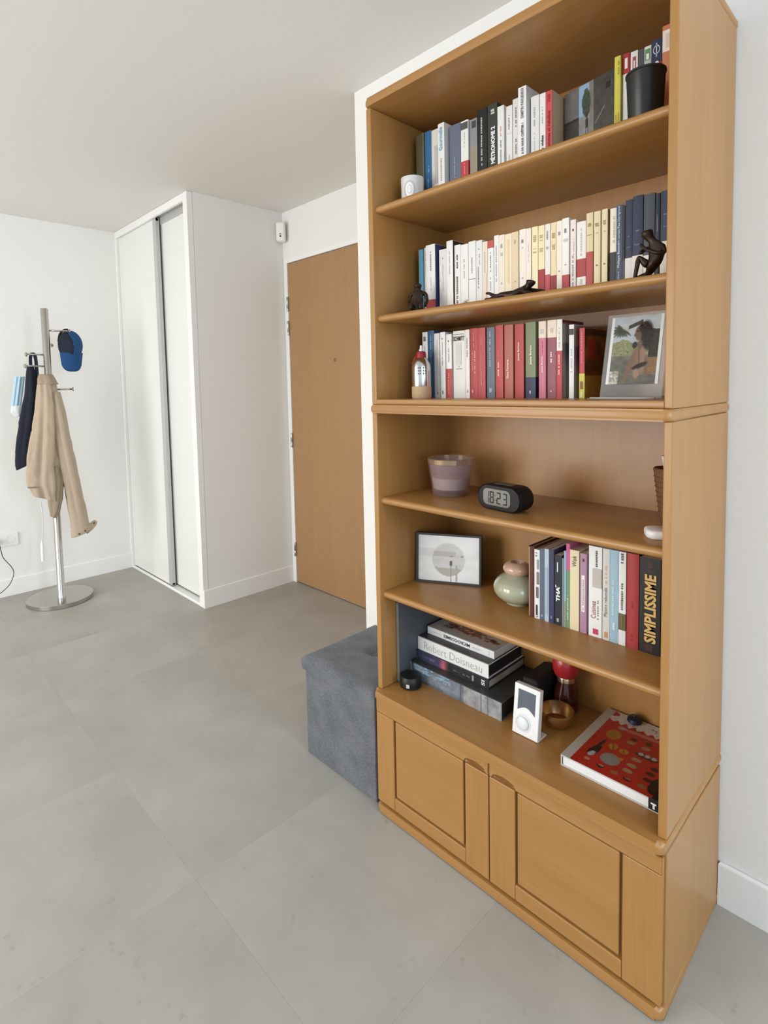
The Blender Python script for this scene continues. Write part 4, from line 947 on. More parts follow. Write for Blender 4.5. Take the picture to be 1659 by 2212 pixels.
t = thing('tall_vase', 'slender brown woven vase behind the right edge of the fourth shelf', 'vase', (0.729, 0.215, Z4))
WOV = mat((116, 76, 46), 0.7, 0, 0.35, 170.0, 0.6, name='brown_wicker')
lathe('vase_body', [(0.0, 0), (0.020, 0.0), (0.024, 0.02), (0.030, 0.07), (0.036, 0.118), (0.0372, 0.124), (0.035, 0.127), (0.033, 0.122), (0.02, 0.03), (0.0, 0.03)], WOV, t, 32, False)
for k in range(9):
    rr = 0.0242 + 0.0125 * k / 9; zz = 0.018 + k * 0.0112
    vv, ff = tube_geo([(rr * math.cos(a * PI / 12), rr * math.sin(a * PI / 12), zz) for a in range(25)], 0.0011, 5)
    me_obj('woven_hoop', vv, ff, WOV, t, True)
t2 = tag(lathe('paper_cone', [(0.003, 0.0), (0.012, 0.055), (0.0165, 0.085), (0.0150, 0.085), (0.002, 0.002)], mat((238, 236, 232), 0.6), None, 24, False, loc=(0.7255, 0.213, Z4 + 0.068)), 'white conical piece standing up out of the brown vase', 'ornament')

# ------------------------------------------------------------------ fifth shelf: framed print and ceramic vase
YAWF = math.radians(27.6)
t = thing('framed_print', 'dark-framed monochrome print with a grey disc leaning on the fifth shelf', 'picture', (0.033, 0.137, 0.669), (math.radians(-5), 0, YAWF))
FB = mat((66, 64, 62), 0.45, 0, 0.15, 60.0, name='dark_grey_frame')
fw, fh, fb = 0.198, 0.150, 0.0065
for a in ((0, fw, 0, fb), (0, fw, fh - fb, fh), (0, fb, fb, fh - fb), (fw - fb, fw, fb, fh - fb)):
    box('frame_bar', a[0], a[1], -0.001, 0.024, a[2], a[3], FB, t, 0.0008, 1)
box('frame_back', fb, fw - fb, 0.006, 0.022, fb, fh - fb, mat((22, 20, 20), 0.7), t)
def disc(u, v):
    x, y = (u - .5) * 1.35, v - .5
    n = vnoise(u * 6, v * 9); c = mixc((234, 232, 228), (244, 243, 240), n)
    if abs(y - .10 + .03 * x) < .09 and u < .5: c = mixc(c, (216, 214, 210), .6)
    r = math.hypot(x, y + .02)
    if r < .36:
        c = mixc((206, 204, 198), (222, 220, 216), n)
        if v < .32 - .05 * u: c = mixc((176, 172, 162), (190, 186, 178), n)
        if abs(v - .6) < .05 and u < .62: c = (192, 188, 178)
    if .62 < u < .64 and v < .36 and r < .5: c = (176, 172, 166)
    if abs(u - .545) < .02 and .34 < v < .46: c = (92, 90, 88)
    if abs(u - .545) < .006 and v < .36: c = (150, 148, 144)
    if abs(u - .55) < .025 and abs(v - .555) < .015: c = (120, 118, 114)
    if abs(u - .72) < .02 and abs(v - .56) < .02: c = (150, 148, 142)
    if .5 < u < .75 and .8 - .3 * (u - .5) > v > .68 + .3 * (u - .5): c = (214, 212, 208)
    return c
print_grid('print', fw - 2 * fb, fh - 2 * fb, disc, t, lambda a, b_: (fb + a, 0.0055, fb + b_), 72, 56, PRINTG)
t = thing('ceramic_vase', 'pearly green and pink two-tier ceramic vase beside the cookbooks', 'vase', (0.3475, 0.202, 0.669))
CG = mat((176, 176, 150), 0.12, 0, 0.08, 12.0, coat=0.8, name='pearl_green_glaze'); CP = mat((206, 168, 142), 0.12, 0, 0.06, 12.0, coat=0.8, name='pearl_pink_glaze')
def ell(r, z0, h, a0, a1, n=18): return [(max(r * math.cos(a0 + (a1 - a0) * k / n), 0.0005), z0 + h / 2 + h / 2 * math.sin(a0 + (a1 - a0) * k / n)) for k in range(n + 1)]
lathe('lower_body', [(0.030, 0.0)] + ell(0.065, 0.0, 0.086, -1.15, 1.35), CG, t, 48)
lathe('upper_body', [(0.018, 0.076)] + ell(0.039, 0.074, 0.044, -0.9, 0.95, 14) + [(0.018, 0.114), (0.014, 0.108), (0.011, 0.090), (0.0, 0.088)], CP, t, 40, False)

# ------------------------------------------------------------------ lowest open shelf
ZB = 0.378
t = thing('hardback', 'thin blue-grey hardback standing against the left side of the bottom shelf', 'book', (0.0245, 0.062, ZB))
ushape('cover', 0.011, 0.245, 0.0, 0.246, 0.002, 0.001, mat((86, 92, 98), 0.5, 0, 0.05, 20.0), t)
box('pages', -0.0032, 0.0032, 0.004, 0.241, 0.004, 0.242, PAPER, t)
quads('spine_stripe', [(-0.0052, 0.0052, 0.004, 0.242)], mat((132, 130, 124), 0.5), t, -0.0004)
t = thing('cable_reel', 'small black reel with a cord in front of the stacked books', 'reel', (0.066, 0.071, ZB))
BLK = mat((20, 20, 21), 0.45, 0, 0.08, 60.0, name='black_plastic')
lathe('reel_body', [(0.0, 0), (0.026, 0.0), (0.031, 0.003), (0.032, 0.016), (0.031, 0.028), (0.027, 0.034), (0.018, 0.036), (0.0, 0.034)], BLK, t, 32, False)
tube('cord', smoothpath([(-0.010, 0.024, 0.030), (-0.020, 0.030, 0.044), (-0.021, 0.032, 0.062), (-0.012, 0.033, 0.070), (0.0, 0.034, 0.074)], 6), 0.002, BLK, t, 8)
AN = math.atan2(-1.1, 0.75)
v, f = [], []
for th in (AN - .28, AN + .02):
    for z in (0.009, 0.020): v.append((0.0326 * math.cos(th), 0.0326 * math.sin(th), z))
me_obj('sticker', v, [(0, 2, 3, 1)], mat((190, 190, 186), 0.5), t)

def flat_book(name, label, x0, x1, y0, y1, z0, z1, spine_rgb, top_rgb, pages_rgb, hb=True):
    r = thing(name, label, 'book', (x0, y0, z0), group='books lying in a stack on the bottom shelf')
    w, d, h = x1 - x0, y1 - y0, z1 - z0; tt = 0.0028 if hb else 0.0008
    sm = mat(spine_rgb, 0.4, 0, 0.03, 60.0)
    # cover: bottom board, spine, top board
    prof = [(0.0, 0.0), (d, 0.0), (d, tt), (tt, tt), (tt, h - tt), (d, h - tt), (d, h), (0.0, h)]
    extrude_poly('cover', prof, 'x', 0, w, sm, r)
    box('pages', 0.003 if hb else 0.0008, w - (0.003 if hb else 0.0008), tt + 0.0005, d - 0.004, tt + 0.0002, h - tt - 0.0002, mat(pages_rgb, 0.8, 0, 0.08, 250.0), r)
    me_obj('cover_face', [(0.0005, 0.004, h + 0.0003), (w - 0.0005, 0.004, h + 0.0003), (w - 0.0005, d - 0.0005, h + 0.0003), (0.0005, d - 0.0005, h + 0.0003)], [(0, 1, 2, 3)], mat(top_rgb, 0.35, 0, 0.04, 60.0), r)
    return r, w, d, h
r, w, d, h = flat_book('photo_book', 'largest grey photographic book at the bottom of the lying stack', 0.031, 0.357, 0.107, 0.318, ZB, ZB + 0.050, (96, 98, 104), (62, 64, 62), (34, 32, 32))
def frieze(u, v):
    n = vnoise(u * 16, v * 3) * .6 + vnoise(u * 50, v * 9) * .4
    c = mixc((84, 88, 98), (140, 146, 156), n)
    if u > .62: c = mixc((120, 120, 122), (178, 178, 178), n)
    if abs(u - .585) < .008 or abs(u - .80) < .006 or abs(u - .87) < .004: c = (88, 88, 92)
    if v > .55 and u < .5 and vnoise(u * 30, v * 20) > .72: c = (132, 180, 204)
    if v < .2 and u < .4: c = mixc(c, (62, 66, 78), .5)
    return c
print_grid('spine_photo', w, h, frieze, r, lambda a, b_: (a, -0.0004, b_), 120, 20)
r, w, d, h = flat_book('art_book', 'navy and black book with a red flower, second from the bottom of the stack', 0.031, 0.296, 0.137, 0.322, ZB + 0.050, ZB + 0.077, (40, 40, 58), (40, 40, 44), (176, 168, 152))
def navyfn(u, v):
    n = vnoise(u * 20, v * 4); c = mixc((52, 50, 80), (66, 64, 92), n) if u < .42 else mixc((26, 26, 28), (40, 38, 40), n)
    if abs(u - .40) < .075: c = mixc(c, mixc((170, 58, 84), (206, 110, 120), n), 1 - abs(u - .40) / .075)
    if .08 < u < .28 and .4 < v < .6 and vnoise(u * 90, 3) > .5: c = (96, 92, 116)
    if .52 < u < .76 and .35 < v < .55 and vnoise(u * 110, 5) > .45: c = (96, 92, 90)
    if abs(u - .80) < .012 and .2 < v < .8: c = (150, 146, 140)
    return c
print_grid('spine_photo', w, h, navyfn, r, lambda a, b_: (a, -0.0004, b_), 120, 12)
letter('IS', w * 0.93, h / 2, 0.016, 0.011, mat((226, 224, 220), 0.5), r, -0.0007, 'down', 0.03)
r, w, d, h = flat_book('photo_book', 'black-covered book with a white spine in thin grey lettering, third in the stack', 0.032, 0.291, 0.143, 0.320, ZB + 0.077, ZB + 0.117, (232, 230, 226), (58, 56, 54), (26, 25, 25))
letter('Robert Doisneau', w * .51, h * .5, 0.212, 0.023, mat((166, 164, 160), 0.5), r, -0.0005, 'h', -0.012)
r, w, d, h = flat_book('paperback', 'white paperback lying upside down on top of the stack', 0.040, 0.285, 0.180, 0.318, ZB + 0.117, ZB + 0.139, (236, 234, 231), (196, 192, 186), (206, 200, 190), hb=False)
letter('MICROCOSMES', w * .46, h * .5, 0.098, 0.0095, mat((48, 46, 46), 0.5), r, -0.0005, 'flip', 0.03)
quads('spine_print', [(w * .70, w * .84, h * .5, h * .55), (w * .70, w * .80, h * .38, h * .42), (w * .08, w * .22, h * .45, h * .5), (w * .93, w * .935, h * .2, h * .8)], mat((170, 168, 166), 0.5), r, -0.0004)
def micro(u, v):
    c = (190, 186, 180)
    ex = (u - .55) * 2.2; ey = (v - .45 + .15 * u) * 6
    if ex * ex + ey * ey < .8 and vnoise(u * 30, v * 20) > .35: c = mixc((120, 72, 52), (160, 110, 84), vnoise(u * 40, v * 30))
    if (u - .86) ** 2 * 1.8 + (v - .34) ** 2 < .004: c = (70, 50, 42)
    return c
print_grid('cover_picture', w - .002, d - .005, micro, r, lambda a, b_: (.001 + a, .0045 + b_, h + .0006), 60, 34)
letter('MICRO\nCOS', 0.052, 0, 0.034, 0.036, mat((84, 50, 42), 0.5), r, 0, 'flip', 0.03, place=lambda q: (q[0], 0.050 + q[2], h + 0.0010))

t = thing('thermostat', 'white desk thermostat with grey screen and round dial', 'thermostat', (0.4355, 0.089, ZB), (math.radians(-7), 0, 0.0))
TH = mat((240, 239, 237), 0.3, 0, 0.01, 20.0, name='white_plastic_gloss')
tw, th_ = 0.072, 0.127
box('housing', -tw / 2, tw / 2, 0.0, 0.017, 0.002, th_, TH, t, 0.002, 2)
sp = [(-0.024, 0.115), (0.025, 0.115)]
for k in range(11):
    u = k / 10; sp.append((0.025 - 0.049 * u, 0.062 + 0.010 * math.sin(PI * (u * 1.15 - 0.05)) + 0.004 * u))
extrude_poly('screen', sp, 'y', -0.0006, 0.0004, mat((92, 98, 108), 0.25, 0, 0.08, 60.0, name='grey_lcd'), t)
lathe('dial_ring', [(0.0220, 0.0), (0.0215, 0.0012), (0.0185, 0.0016), (0.0170, 0.0004)], mat((226, 228, 232), 0.3), t, 36, False, loc=(-0.006, 0, 0.034), rot=(PI/2, 0, 0))
lathe('dial', [(0.0158, 0.0), (0.0156, 0.004), (0.013, 0.0062), (0.006, 0.0072), (0.0, 0.0074)], mat((234, 235, 236), 0.25, 0, 0.01, 20.0), t, 36, False, loc=(-0.006, 0, 0.034), rot=(PI/2, 0, 0))
ft = box('foot', 0.006, 0.036, 0.004, 0.046, 0.0, 0.004, TH, t, 0.001, 1); ft.rotation_euler = (math.radians(7), 0, 0)

t = thing('gold_bowl', 'shallow gilded bowl behind the white thermostat', 'bowl', (0.466, 0.196, ZB))
GLD = mat((206, 172, 126), 0.27, 1.0, 0.06, 60.0, name='brushed_gold')
lathe('bowl_body', [(0.0, 0.0), (0.024, 0.0), (0.036, 0.008), (0.0425, 0.024), (0.043, 0.040), (0.0418, 0.041), (0.040, 0.024), (0.033, 0.010), (0.0, 0.003)], GLD, t, 44, False)
lathe('bowl_rim', [(0.0418, 0.039), (0.0436, 0.0395), (0.0436, 0.0415), (0.0418, 0.042)], GLD, t, 44, False)
t = thing('spice_mill', 'dark glass mill with a red domed cap at the back of the bottom shelf', 'mill', (0.448, 0.281, ZB))
lathe('mill_body', [(0.0, 0.0), (0.032, 0.0), (0.034, 0.004), (0.031, 0.050), (0.024, 0.070), (0.022, 0.092), (0.0, 0.092)], mat((66, 26, 18), 0.15, 0, 0.4, 90.0, coat=0.5, name='dark_red_spice_glass'), t, 36, False)
lathe('metal_collar', [(0.0222, 0.064), (0.0232, 0.066), (0.0232, 0.090), (0.0222, 0.092)], mat((196, 176, 150), 0.25, 0.9, 0.2, 90.0), t, 36, False)
lathe('red_cap', [(0.022, 0.092), (0.029, 0.095), (0.0345, 0.108), (0.036, 0.126), (0.034, 0.142), (0.026, 0.154), (0.0, 0.158)], mat((170, 40, 46), 0.3, 0, 0.05, 30.0, coat=0.3, name='red_cap_plastic'), t, 36, False)
t = thing('black_case', 'soft black case wedged between the book stack and the spice mill', 'case', (0.386, 0.256, ZB))
box('case_body', -0.024, 0.024, -0.058, 0.062, 0.0, 0.092, mat((22, 21, 22), 0.7, 0, 0.1, 90.0, 0.1, name='black_nylon'), t, 0.008, 3)
tube('zip', [(-0.0245, -0.052, 0.070), (0.0, -0.0585, 0.070), (0.0245, -0.052, 0.070)], 0.0015, DKM, t, 6)

# red illustrated cookbook
t = thing('cookbook', 'large red illustrated cookbook lying flat with a grey cloth spine', 'book', (0.5490, 0.060, ZB))
cw, cd, ch2 = 0.225, 0.258, 0.026
prof = [(0.0, 0.0), (cw, 0.0), (cw, 0.003), (0.0035, 0.003), (0.0035, ch2 - 0.003), (cw, ch2 - 0.003), (cw, ch2), (0.0, ch2)]
extrude_poly('cover', prof, 'y', 0, cd, mat((196, 192, 186), 0.5, 0, 0.1, 200.0), t)
box('pages', 0.004, cw - 0.004, 0.0015, cd - 0.003, 0.0032, ch2 - 0.0032, mat((232, 232, 230), 0.8, 0, 0.06, 260.0), t)
box('spine_joint', 0.0036, 0.0050, 0.0008, 0.002, 0.003, ch2 - 0.003, mat((40, 44, 54), 0.6), t)
SHP = [('e', .607, .215, .017, .021, 0, (176, 124, 44)), ('e', .625, .170, .010, .012, 0, (190, 134, 50)), ('e', .650, .168, .010, .011, 0, (190, 134, 50)),
       ('e', .638, .121, .021, .022, .5, (150, 150, 142)), ('e', .655, .136, .006, .006, 0, (186, 140, 70)), ('e', .598, .128, .010, .026, -.15, (44, 20, 18)), ('e', .600, .166, .004, .020, -.15, (44, 20, 18)), ('e', .598, .112, .006, .012, -.2, (186, 186, 178)),
       ('e', .682, .109, .011, .007, 0, (176, 144, 116)), ('e', .682, .132, .011, .007, 0, (176, 144, 116)), ('e', .682, .159, .011, .007, 0, (176, 144, 116)),
       ('e', .724, .109, .010, .007, 0, (70, 28, 18)), ('e', .722, .132, .010, .007, 0, (70, 28, 18)), ('e', .724, .153, .010, .007, 0, (70, 28, 18)),
       ('e', .650, .229, .008, .007, 0, (90, 34, 22)), ('e', .682, .234, .008, .007, 0, (90, 34, 22)), ('e', .649, .212, .010, .007, .3, (176, 128, 104)), ('e', .683, .213, .010, .007, .3, (176, 128, 104)),
       ('e', .695, .183, .026, .009, 0, (84, 24, 20)), ('e', .682, .186, .006, .006, 0, (196, 196, 190)), ('e', .696, .187, .006, .006, 0, (196, 196, 190)), ('e', .710, .188, .006, .006, 0, (196, 196, 190)),
       ('e', .599, .088, .006, .005, 0, (186, 140, 96)), ('e', .632, .083, .009, .006, 0, (86, 30, 20)), ('e', .633, .086, .006, .003, 0, (190, 150, 110)), ('e', .663, .084, .008, .006, 0, (164, 108, 70)), ('e', .692, .081, .009, .006, 0, (84, 30, 20)), ('e', .693, .084, .006, .003, 0, (176, 120, 100)), ('e', .722, .082, .010, .007, 0, (150, 100, 60)),
       ('e', .745, .100, .014, .030, 0, (30, 16, 16))]
def cookfn(u, v):
    x, y = .549 + u * cw, .060 + v * cd
    if u < .098: return mixc((168, 160, 148), (196, 190, 178), vnoise(u * 300, v * 300))
    c = mixc((166, 36, 26), (178, 44, 30), vnoise(u * 6, v * 6))
    if abs(y - .254 - (x - .61) * .05) < .006 and x > .603: c = (176, 108, 92)
    if (x - .612) ** 2 + (y - .254) ** 2 < .00005: c = (150, 150, 140)
    if y > .272 + .006 * math.sin(x * 300) and x > .576 + .010 * math.sin(y * 150):
        c = mixc((196, 190, 182), (216, 212, 204), vnoise(u * 20, v * 20))
        if vnoise(u * 40 + 9, v * 26) > .84: c = (120, 120, 116)
    for (_, a, b_, rx, ry, an, col) in SHP:
        dx, dy = x - a, y - b_; q, s = math.cos(an), math.sin(an)
        if ((dx * q + dy * s) / rx) ** 2 + ((-dx * s + dy * q) / ry) ** 2 < 1:
            c = mixc(col, tuple(k * .8 for k in col), vnoise(x * 600, y * 600))
    if abs(x - .625 + (y - .17) * .4) < .0014 and abs(y - .17) < .010 or abs(x - .650 + (y - .168) * .4) < .0014 and abs(y - .168) < .009: c = (110, 66, 20)
    return c
print_grid('cover_picture', cw, cd, cookfn, t, lambda a, b_: (a, b_, ch2 + 0.0004), 120, 136)
t = thing('small_pouch', 'small dark blue domed object on the red cookbook', 'ornament', (0.6235, 0.300, ZB + 0.0268))
lathe('dome', [(0.0, 0.0), (0.015, 0.0), (0.018, 0.004), (0.0165, 0.011), (0.010, 0.016), (0.0, 0.017)], mat((30, 32, 52), 0.35, 0, 0.1, 40.0), t, 28, False)
lathe('dome_button', [(0.004, 0.0), (0.003, 0.002), (0.0, 0.0025)], mat((20, 20, 26), 0.35), t, 12, False, loc=(0, 0, 0.0165))
t = thing('black_tag', 'little black tag with a white mark over the front edge of the red cookbook', 'tag', (0.757, 0.0565, ZB + 0.004))
box('tag_plate', -0.012, 0.012, 0.0, 0.0022, 0.0, 0.024, BLK, t, 0.001, 1)
quads('white_mark', [(-0.007, 0.004, 0.013, 0.0165), (-0.003, 0.001, 0.004, 0.013)], mat((236, 234, 230), 0.5), t, -0.0003)
box('tag_strap', -0.006, 0.006, 0.0022, 0.030, 0.0226, 0.0245, BLK, t)

# ------------------------------------------------------------------ grey storage ottoman beside the bookcase
def felt(name):
    m = bpy.data.materials.new(name); m.use_nodes = True; nt = m.node_tree; b = nt.nodes['Principled BSDF']
    tc = nt.nodes.new('ShaderNodeTexCoord'); n = nt.nodes.new('ShaderNodeTexNoise'); n.inputs['Scale'].default_value = 260; n.inputs['Detail'].default_value = 4
    n2 = nt.nodes.new('ShaderNodeTexNoise'); n2.inputs['Scale'].default_value = 14; n2.inputs['Detail'].default_value = 3
    for q in (n, n2): nt.links.new(tc.outputs['Object'], q.inputs['Vector'])
    ad = nt.nodes.new('ShaderNodeMath'); ad.operation = 'MULTIPLY_ADD'; ad.inputs[1].default_value = 0.6; nt.links.new(n.outputs['Fac'], ad.inputs[0])
    ml = nt.nodes.new('ShaderNodeMath'); ml.operation = 'MULTIPLY'; ml.inputs[1].default_value = 0.4; nt.links.new(n2.outputs['Fac'], ml.inputs[0]); nt.links.new(ml.outputs[0], ad.inputs[2])
    r = nt.nodes.new('ShaderNodeValToRGB'); r.color_ramp.elements[0].position = .36; r.color_ramp.elements[1].position = .64
    r.color_ramp.elements[0].color = C(80, 83, 88); r.color_ramp.elements[1].color = C(114, 116, 120)
    nt.links.new(ad.outputs[0], r.inputs[0]); nt.links.new(r.outputs[0], b.inputs['Base Color'])
    b.inputs['Roughness'].default_value = 0.95; b.inputs['Sheen Weight'].default_value = 0.15
    bp = nt.nodes.new('ShaderNodeBump'); bp.inputs['Strength'].default_value = 0.25; bp.inputs['Distance'].default_value = 0.001
    nt.links.new(n.outputs['Fac'], bp.inputs['Height']); nt.links.new(bp.outputs['Normal'], b.inputs['Normal'])
    return m
FELT = felt('grey_woven_linen')
t = thing('ottoman', 'grey fabric storage cube with a padded button-tufted lid beside the bookcase', 'ottoman', (-0.1955, 0.173, 0.0))
box('ottoman_body', -0.1725, 0.1725, -0.168, 0.168, 0.0, 0.303, FELT, t, 0.005, 2)
v, f = [], []
N = 28; hw, hd = 0.1815, 0.1765
for j in range(N + 1):
    for i in range(N + 1):
        u, w_ = i / N * 2 - 1, j / N * 2 - 1
        ex = max(abs(u), abs(w_)); rr = math.hypot(u, w_)
        z = 0.352 - 0.016 * max(0, (ex - 0.86) / 0.14) ** 2 + 0.008 * (1 - ex ** 2) - 0.020 * math.exp(-(rr / 0.13) ** 2) - 0.004 * math.exp(-(abs(abs(u) - abs(w_)) / .06) ** 2) * (1 - ex)
        v.append((u * hw, w_ * hd, z))
top = len(v)
for j in range(N):
    for i in range(N):
        a = j * (N + 1) + i; f.append((a, a + 1, a + N + 2, a + N + 1))
ring = [i for i in range(N + 1)] + [(j + 1) * (N + 1) - 1 for j in range(1, N + 1)] + [N * (N + 1) + i for i in range(N - 1, -1, -1)] + [j * (N + 1) for j in range(N - 1, 0, -1)]
for z in (0.312, 0.300):
    for i in ring: v.append((v[i][0] * (1.0 if z > .305 else .985), v[i][1] * (1.0 if z > .305 else .985), z))
n = len(ring)
for k in range(n):
    k2 = (k + 1) % n
    f.append((ring[k], top + k, top + k2, ring[k2])); f.append((top + k, top + n + k, top + n + k2, top + k2))
f.append(tuple(top + n + k for k in range(n)))
smooth_ang(me_obj('lid', v, f, FELT, t), 0.9)
lathe('tuft_button', [(0.0, -0.004), (0.010, -0.003), (0.0125, 0.001), (0.009, 0.0045), (0.0, 0.006)], FELT, t, 20, False, loc=(0, 0, 0.3405))

# ------------------------------------------------------------------ coat stand and what hangs on it
PX, PY = -2.52, -0.2025
t = thing('coat_stand', 'brushed steel coat stand with a round base and short pegs', 'coat stand', (PX, PY, 0.0))
BS = mat((186, 182, 176), 0.26, 1.0, 0.06, 50.0, name='stand_steel')
lathe('base_plate', [(0.0, 0.0), (0.177, 0.0), (0.180, 0.002), (0.180, 0.024), (0.178, 0.026), (0.0, 0.027)], BS, t, 64, False, loc=(-0.092, 0.0155, 0))
lathe('pole', [(0.0, 0.026), (0.0215, 0.026), (0.0215, 0.055), (0.0200, 0.057), (0.0200, 1.748), (0.019, 1.750), (0.0, 1.750)], BS, t, 28, False)
def peg(dx, dy, z, L):
    q = Vector((dx, dy, 0)).normalized(); a = q * 0.018; e = q * (0.02 + L)
    p = tube('peg', [(a.x, a.y, z), (e.x, e.y, z + .001)], 0.0052, BS, t, 12)
    vv, ff = tube_geo([(e.x, e.y, z), (e.x + q.x * .006, e.y + q.y * .006, z)], 0.0125, 20)
    me_obj('peg_end', vv, ff, BS, p, False)
peg(0.15, 1, 1.625, 0.10); peg(0.2, 1, 1.283, 0.10); peg(0.1, -1, 1.484, 0.085); peg(0.25, -1, 1.418, 0.10); peg(-1, 0.5, 1.548, 0.09); peg(1, -0.25, 1.345, 0.035); peg(-1, -0.3, 1.22, 0.09)

def ring_sec(x, y, z, ax, ay, folds, amp, ph, n=40, tilt=0.0):
    out = []
    for k in range(n):
        a = 2 * PI * k / n; m_ = 1 + amp * math.sin(folds * a + ph) + amp * .5 * math.sin((folds * 2 + 1) * a + ph * 1.7) + (amp * 1.5 * (vnoise(a * 2.2 + z * 9, z * 22 - a * 3) - .5) if n > 20 else 0)
        yy = ay * math.cos(a) * m_
        out.append((x + ax * math.sin(a) * m_, y + yy, z + tilt * yy))
    return out
def garment(name, secs, m, parent, n=40, sub=6):
    """interpolate the section parameters smoothly"""
    S = []
    for i in range(len(secs) - 1):
        a, b_ = secs[i], secs[i + 1]
        for j in range(sub):
            u = j / sub; S.append([a[q] * (1 - u) + b_[q] * u for q in range(len(a))])
    S.append(list(secs[-1]))
    return loft(name, [ring_sec(*s[:5], 5, s[5], s[6], n, s[7] if len(s) > 7 else 0.0) for s in S], m, parent)
CLOTH = mat((184, 165, 143), 0.85, 0, 0.10, 160.0, 0.12, name='beige_cotton')
CLOTHD = mat((166, 147, 126), 0.85, 0, 0.10, 160.0, 0.12, name='beige_lining')
JX = PX + 0.045
t = thing('beige_jacket', 'beige cotton jacket hanging from the coat stand', 'jacket', (JX, PY, 1.36))
def J(secs): return [(s[0], s[1] - PY, s[2] - 1.36) + tuple(s[3:]) for s in secs]
garment('jacket_body', J([
    (0.000, -0.228, 1.368, 0.020, 0.026, .06, 0.0), (0.005, -0.228, 1.350, 0.032, 0.038, .08, 0.1), (0.010, -0.229, 1.29, 0.042, 0.048, .10, 0.2), (0.012, -0.232, 1.20, 0.048, 0.056, .12, 0.35),
    (0.014, -0.243, 1.05, 0.055, 0.068, .14, 0.5), (0.014, -0.256, 0.92, 0.058, 0.078, .15, 0.7), (0.012, -0.266, 0.80, 0.058, 0.082, .16, 0.8), (0.012, -0.266, 0.72, 0.056, 0.078, .16, 0.9, -.3), (0.010, -0.260, 0.655, 0.052, 0.066, .16, 1.0, -.4)]), CLOTH, t, 56)
garment('left_front', J([(0.020, -0.300, 1.05, 0.020, 0.020, .1, 0.0), (0.028, -0.318, 0.92, 0.024, 0.030, .12, .3), (0.026, -0.330, 0.80, 0.022, 0.028, .12, .5), (0.020, -0.330, 0.745, 0.018, 0.020, .12, .6, .4)]), CLOTH, t, 28)
garment('lower_flap', J([(0.024, -0.215, 0.84, 0.030, 0.035, .12, 0.0), (0.030, -0.218, 0.74, 0.034, 0.042, .14, .4), (0.026, -0.224, 0.66, 0.028, 0.038, .14, .8, -.3), (0.020, -0.232, 0.58, 0.018, 0.024, .12, 1.0, -.6), (0.016, -0.240, 0.545, 0.010, 0.012, .1, 1.2, -.6)]), CLOTHD, t, 28)
garment('sleeve', J([(0.020, -0.190, 1.27, 0.026, 0.026, .06, 0.0), (0.030, -0.182, 1.15, 0.036, 0.036, .08, .2), (0.036, -0.170, 1.00, 0.040, 0.040, .08, .5), (0.036, -0.150, 0.86, 0.042, 0.042, .09, .8), (0.034, -0.132, 0.72, 0.042, 0.043, .09, 1.1), (0.032, -0.118, 0.60, 0.040, 0.045, .08, 1.4, .10), (0.030, -0.104, 0.50, 0.038, 0.048, .05, 1.6, .22), (0.030, -0.098, 0.442, 0.036, 0.050, .02, 1.8, .30)]), CLOTH, t, 36)
garment('cuff', J([(0.030, -0.1005, 0.462, 0.038, 0.0525, .02, 1.8, .30), (0.030, -0.0965, 0.424, 0.037, 0.0535, .01, 1.8, .30)]), CLOTH, t, 36)
extrude_poly('cuff_tab', [(0.135, -0.945), (0.172, -0.920), (0.192, -0.896), (0.196, -0.880), (0.182, -0.868), (0.160, -0.880), (0.128, -0.910)], 'x', 0.030, 0.042, CLOTH, t, 0.002)
for (yy, zz) in ((0.085, -0.929), (0.118, -0.917), (0.176, -0.886)):
    lathe('button', [(0.0, 0.0), (0.0055, 0.0), (0.005, 0.002), (0.0, 0.0025)], mat((96, 70, 48), 0.4), t, 14, False, loc=(0.066 if yy < .15 else 0.0425, yy, zz), rot=(0, PI/2, 0))
garment('collar', J([(-0.002, -0.226, 1.372, 0.026, 0.034, .05, 0.0), (0.004, -0.226, 1.345, 0.037, 0.045, .06, 0.3), (0.008, -0.222, 1.312, 0.044, 0.052, .08, 0.5)]), CLOTHD, t, 36)

DARK = mat((30, 34, 48), 0.85, 0, 0.15, 120.0, 0.1, name='navy_cloth')
t = thing('dark_bag', 'long folded navy cloth bag hanging by its straps from the coat stand', 'bag', (PX - 0.01, PY, 1.48))
def Dd(secs): return [(s[0], s[1] - PY, s[2] - 1.48) + tuple(s[3:]) for s in secs]
garment('bag_body', Dd([(0.0, -0.288, 1.425, .012, .016, .05, 0), (0.0, -0.288, 1.38, .018, .022, .1, .2), (-.005, -0.295, 1.25, .020, .030, .12, .4), (-.01, -0.318, 1.10, .022, .040, .12, .6), (-.012, -0.338, 0.97, .022, .044, .10, .8), (-.012, -0.348, 0.87, .020, .042, .08, 1.0, .35), (-.012, -0.350, 0.845, .018, .038, .06, 1.1, .45)]), DARK, t, 32)
for (ya, dx) in ((-0.272, 0.012), (-0.276, -0.010)):
    tube('strap', smoothpath([(dx, ya - PY - .012, -0.06), (dx, ya - PY - .010, -0.01), (dx, ya - PY, 0.013), (dx, ya - PY + .014, -0.01), (dx, ya - PY + .018, -0.10), (dx, ya - PY + .020, -0.17)], 6), 0.0045, DARK, t, 8)
t = thing('face_mask', 'pale blue pleated face mask hanging at the left of the coat stand', 'face mask', (PX - 0.05, -0.335, 1.36))
v, f = [], []
NJ, NI = 18, 6
for j in range(NJ + 1):
    for i in range(NI + 1):
        u, w_ = i / NI, j / NJ
        v.append((0.012 * math.sin(u * PI) + 0.003 * (1 if i % 2 else -1), -0.030 * w_ + 0.050 * (u - .5), -0.185 * w_))
for j in range(NJ):
    for i in range(NI):
        a = j * (NI + 1) + i; f.append((a, a + 1, a + NI + 2, a + NI + 1))
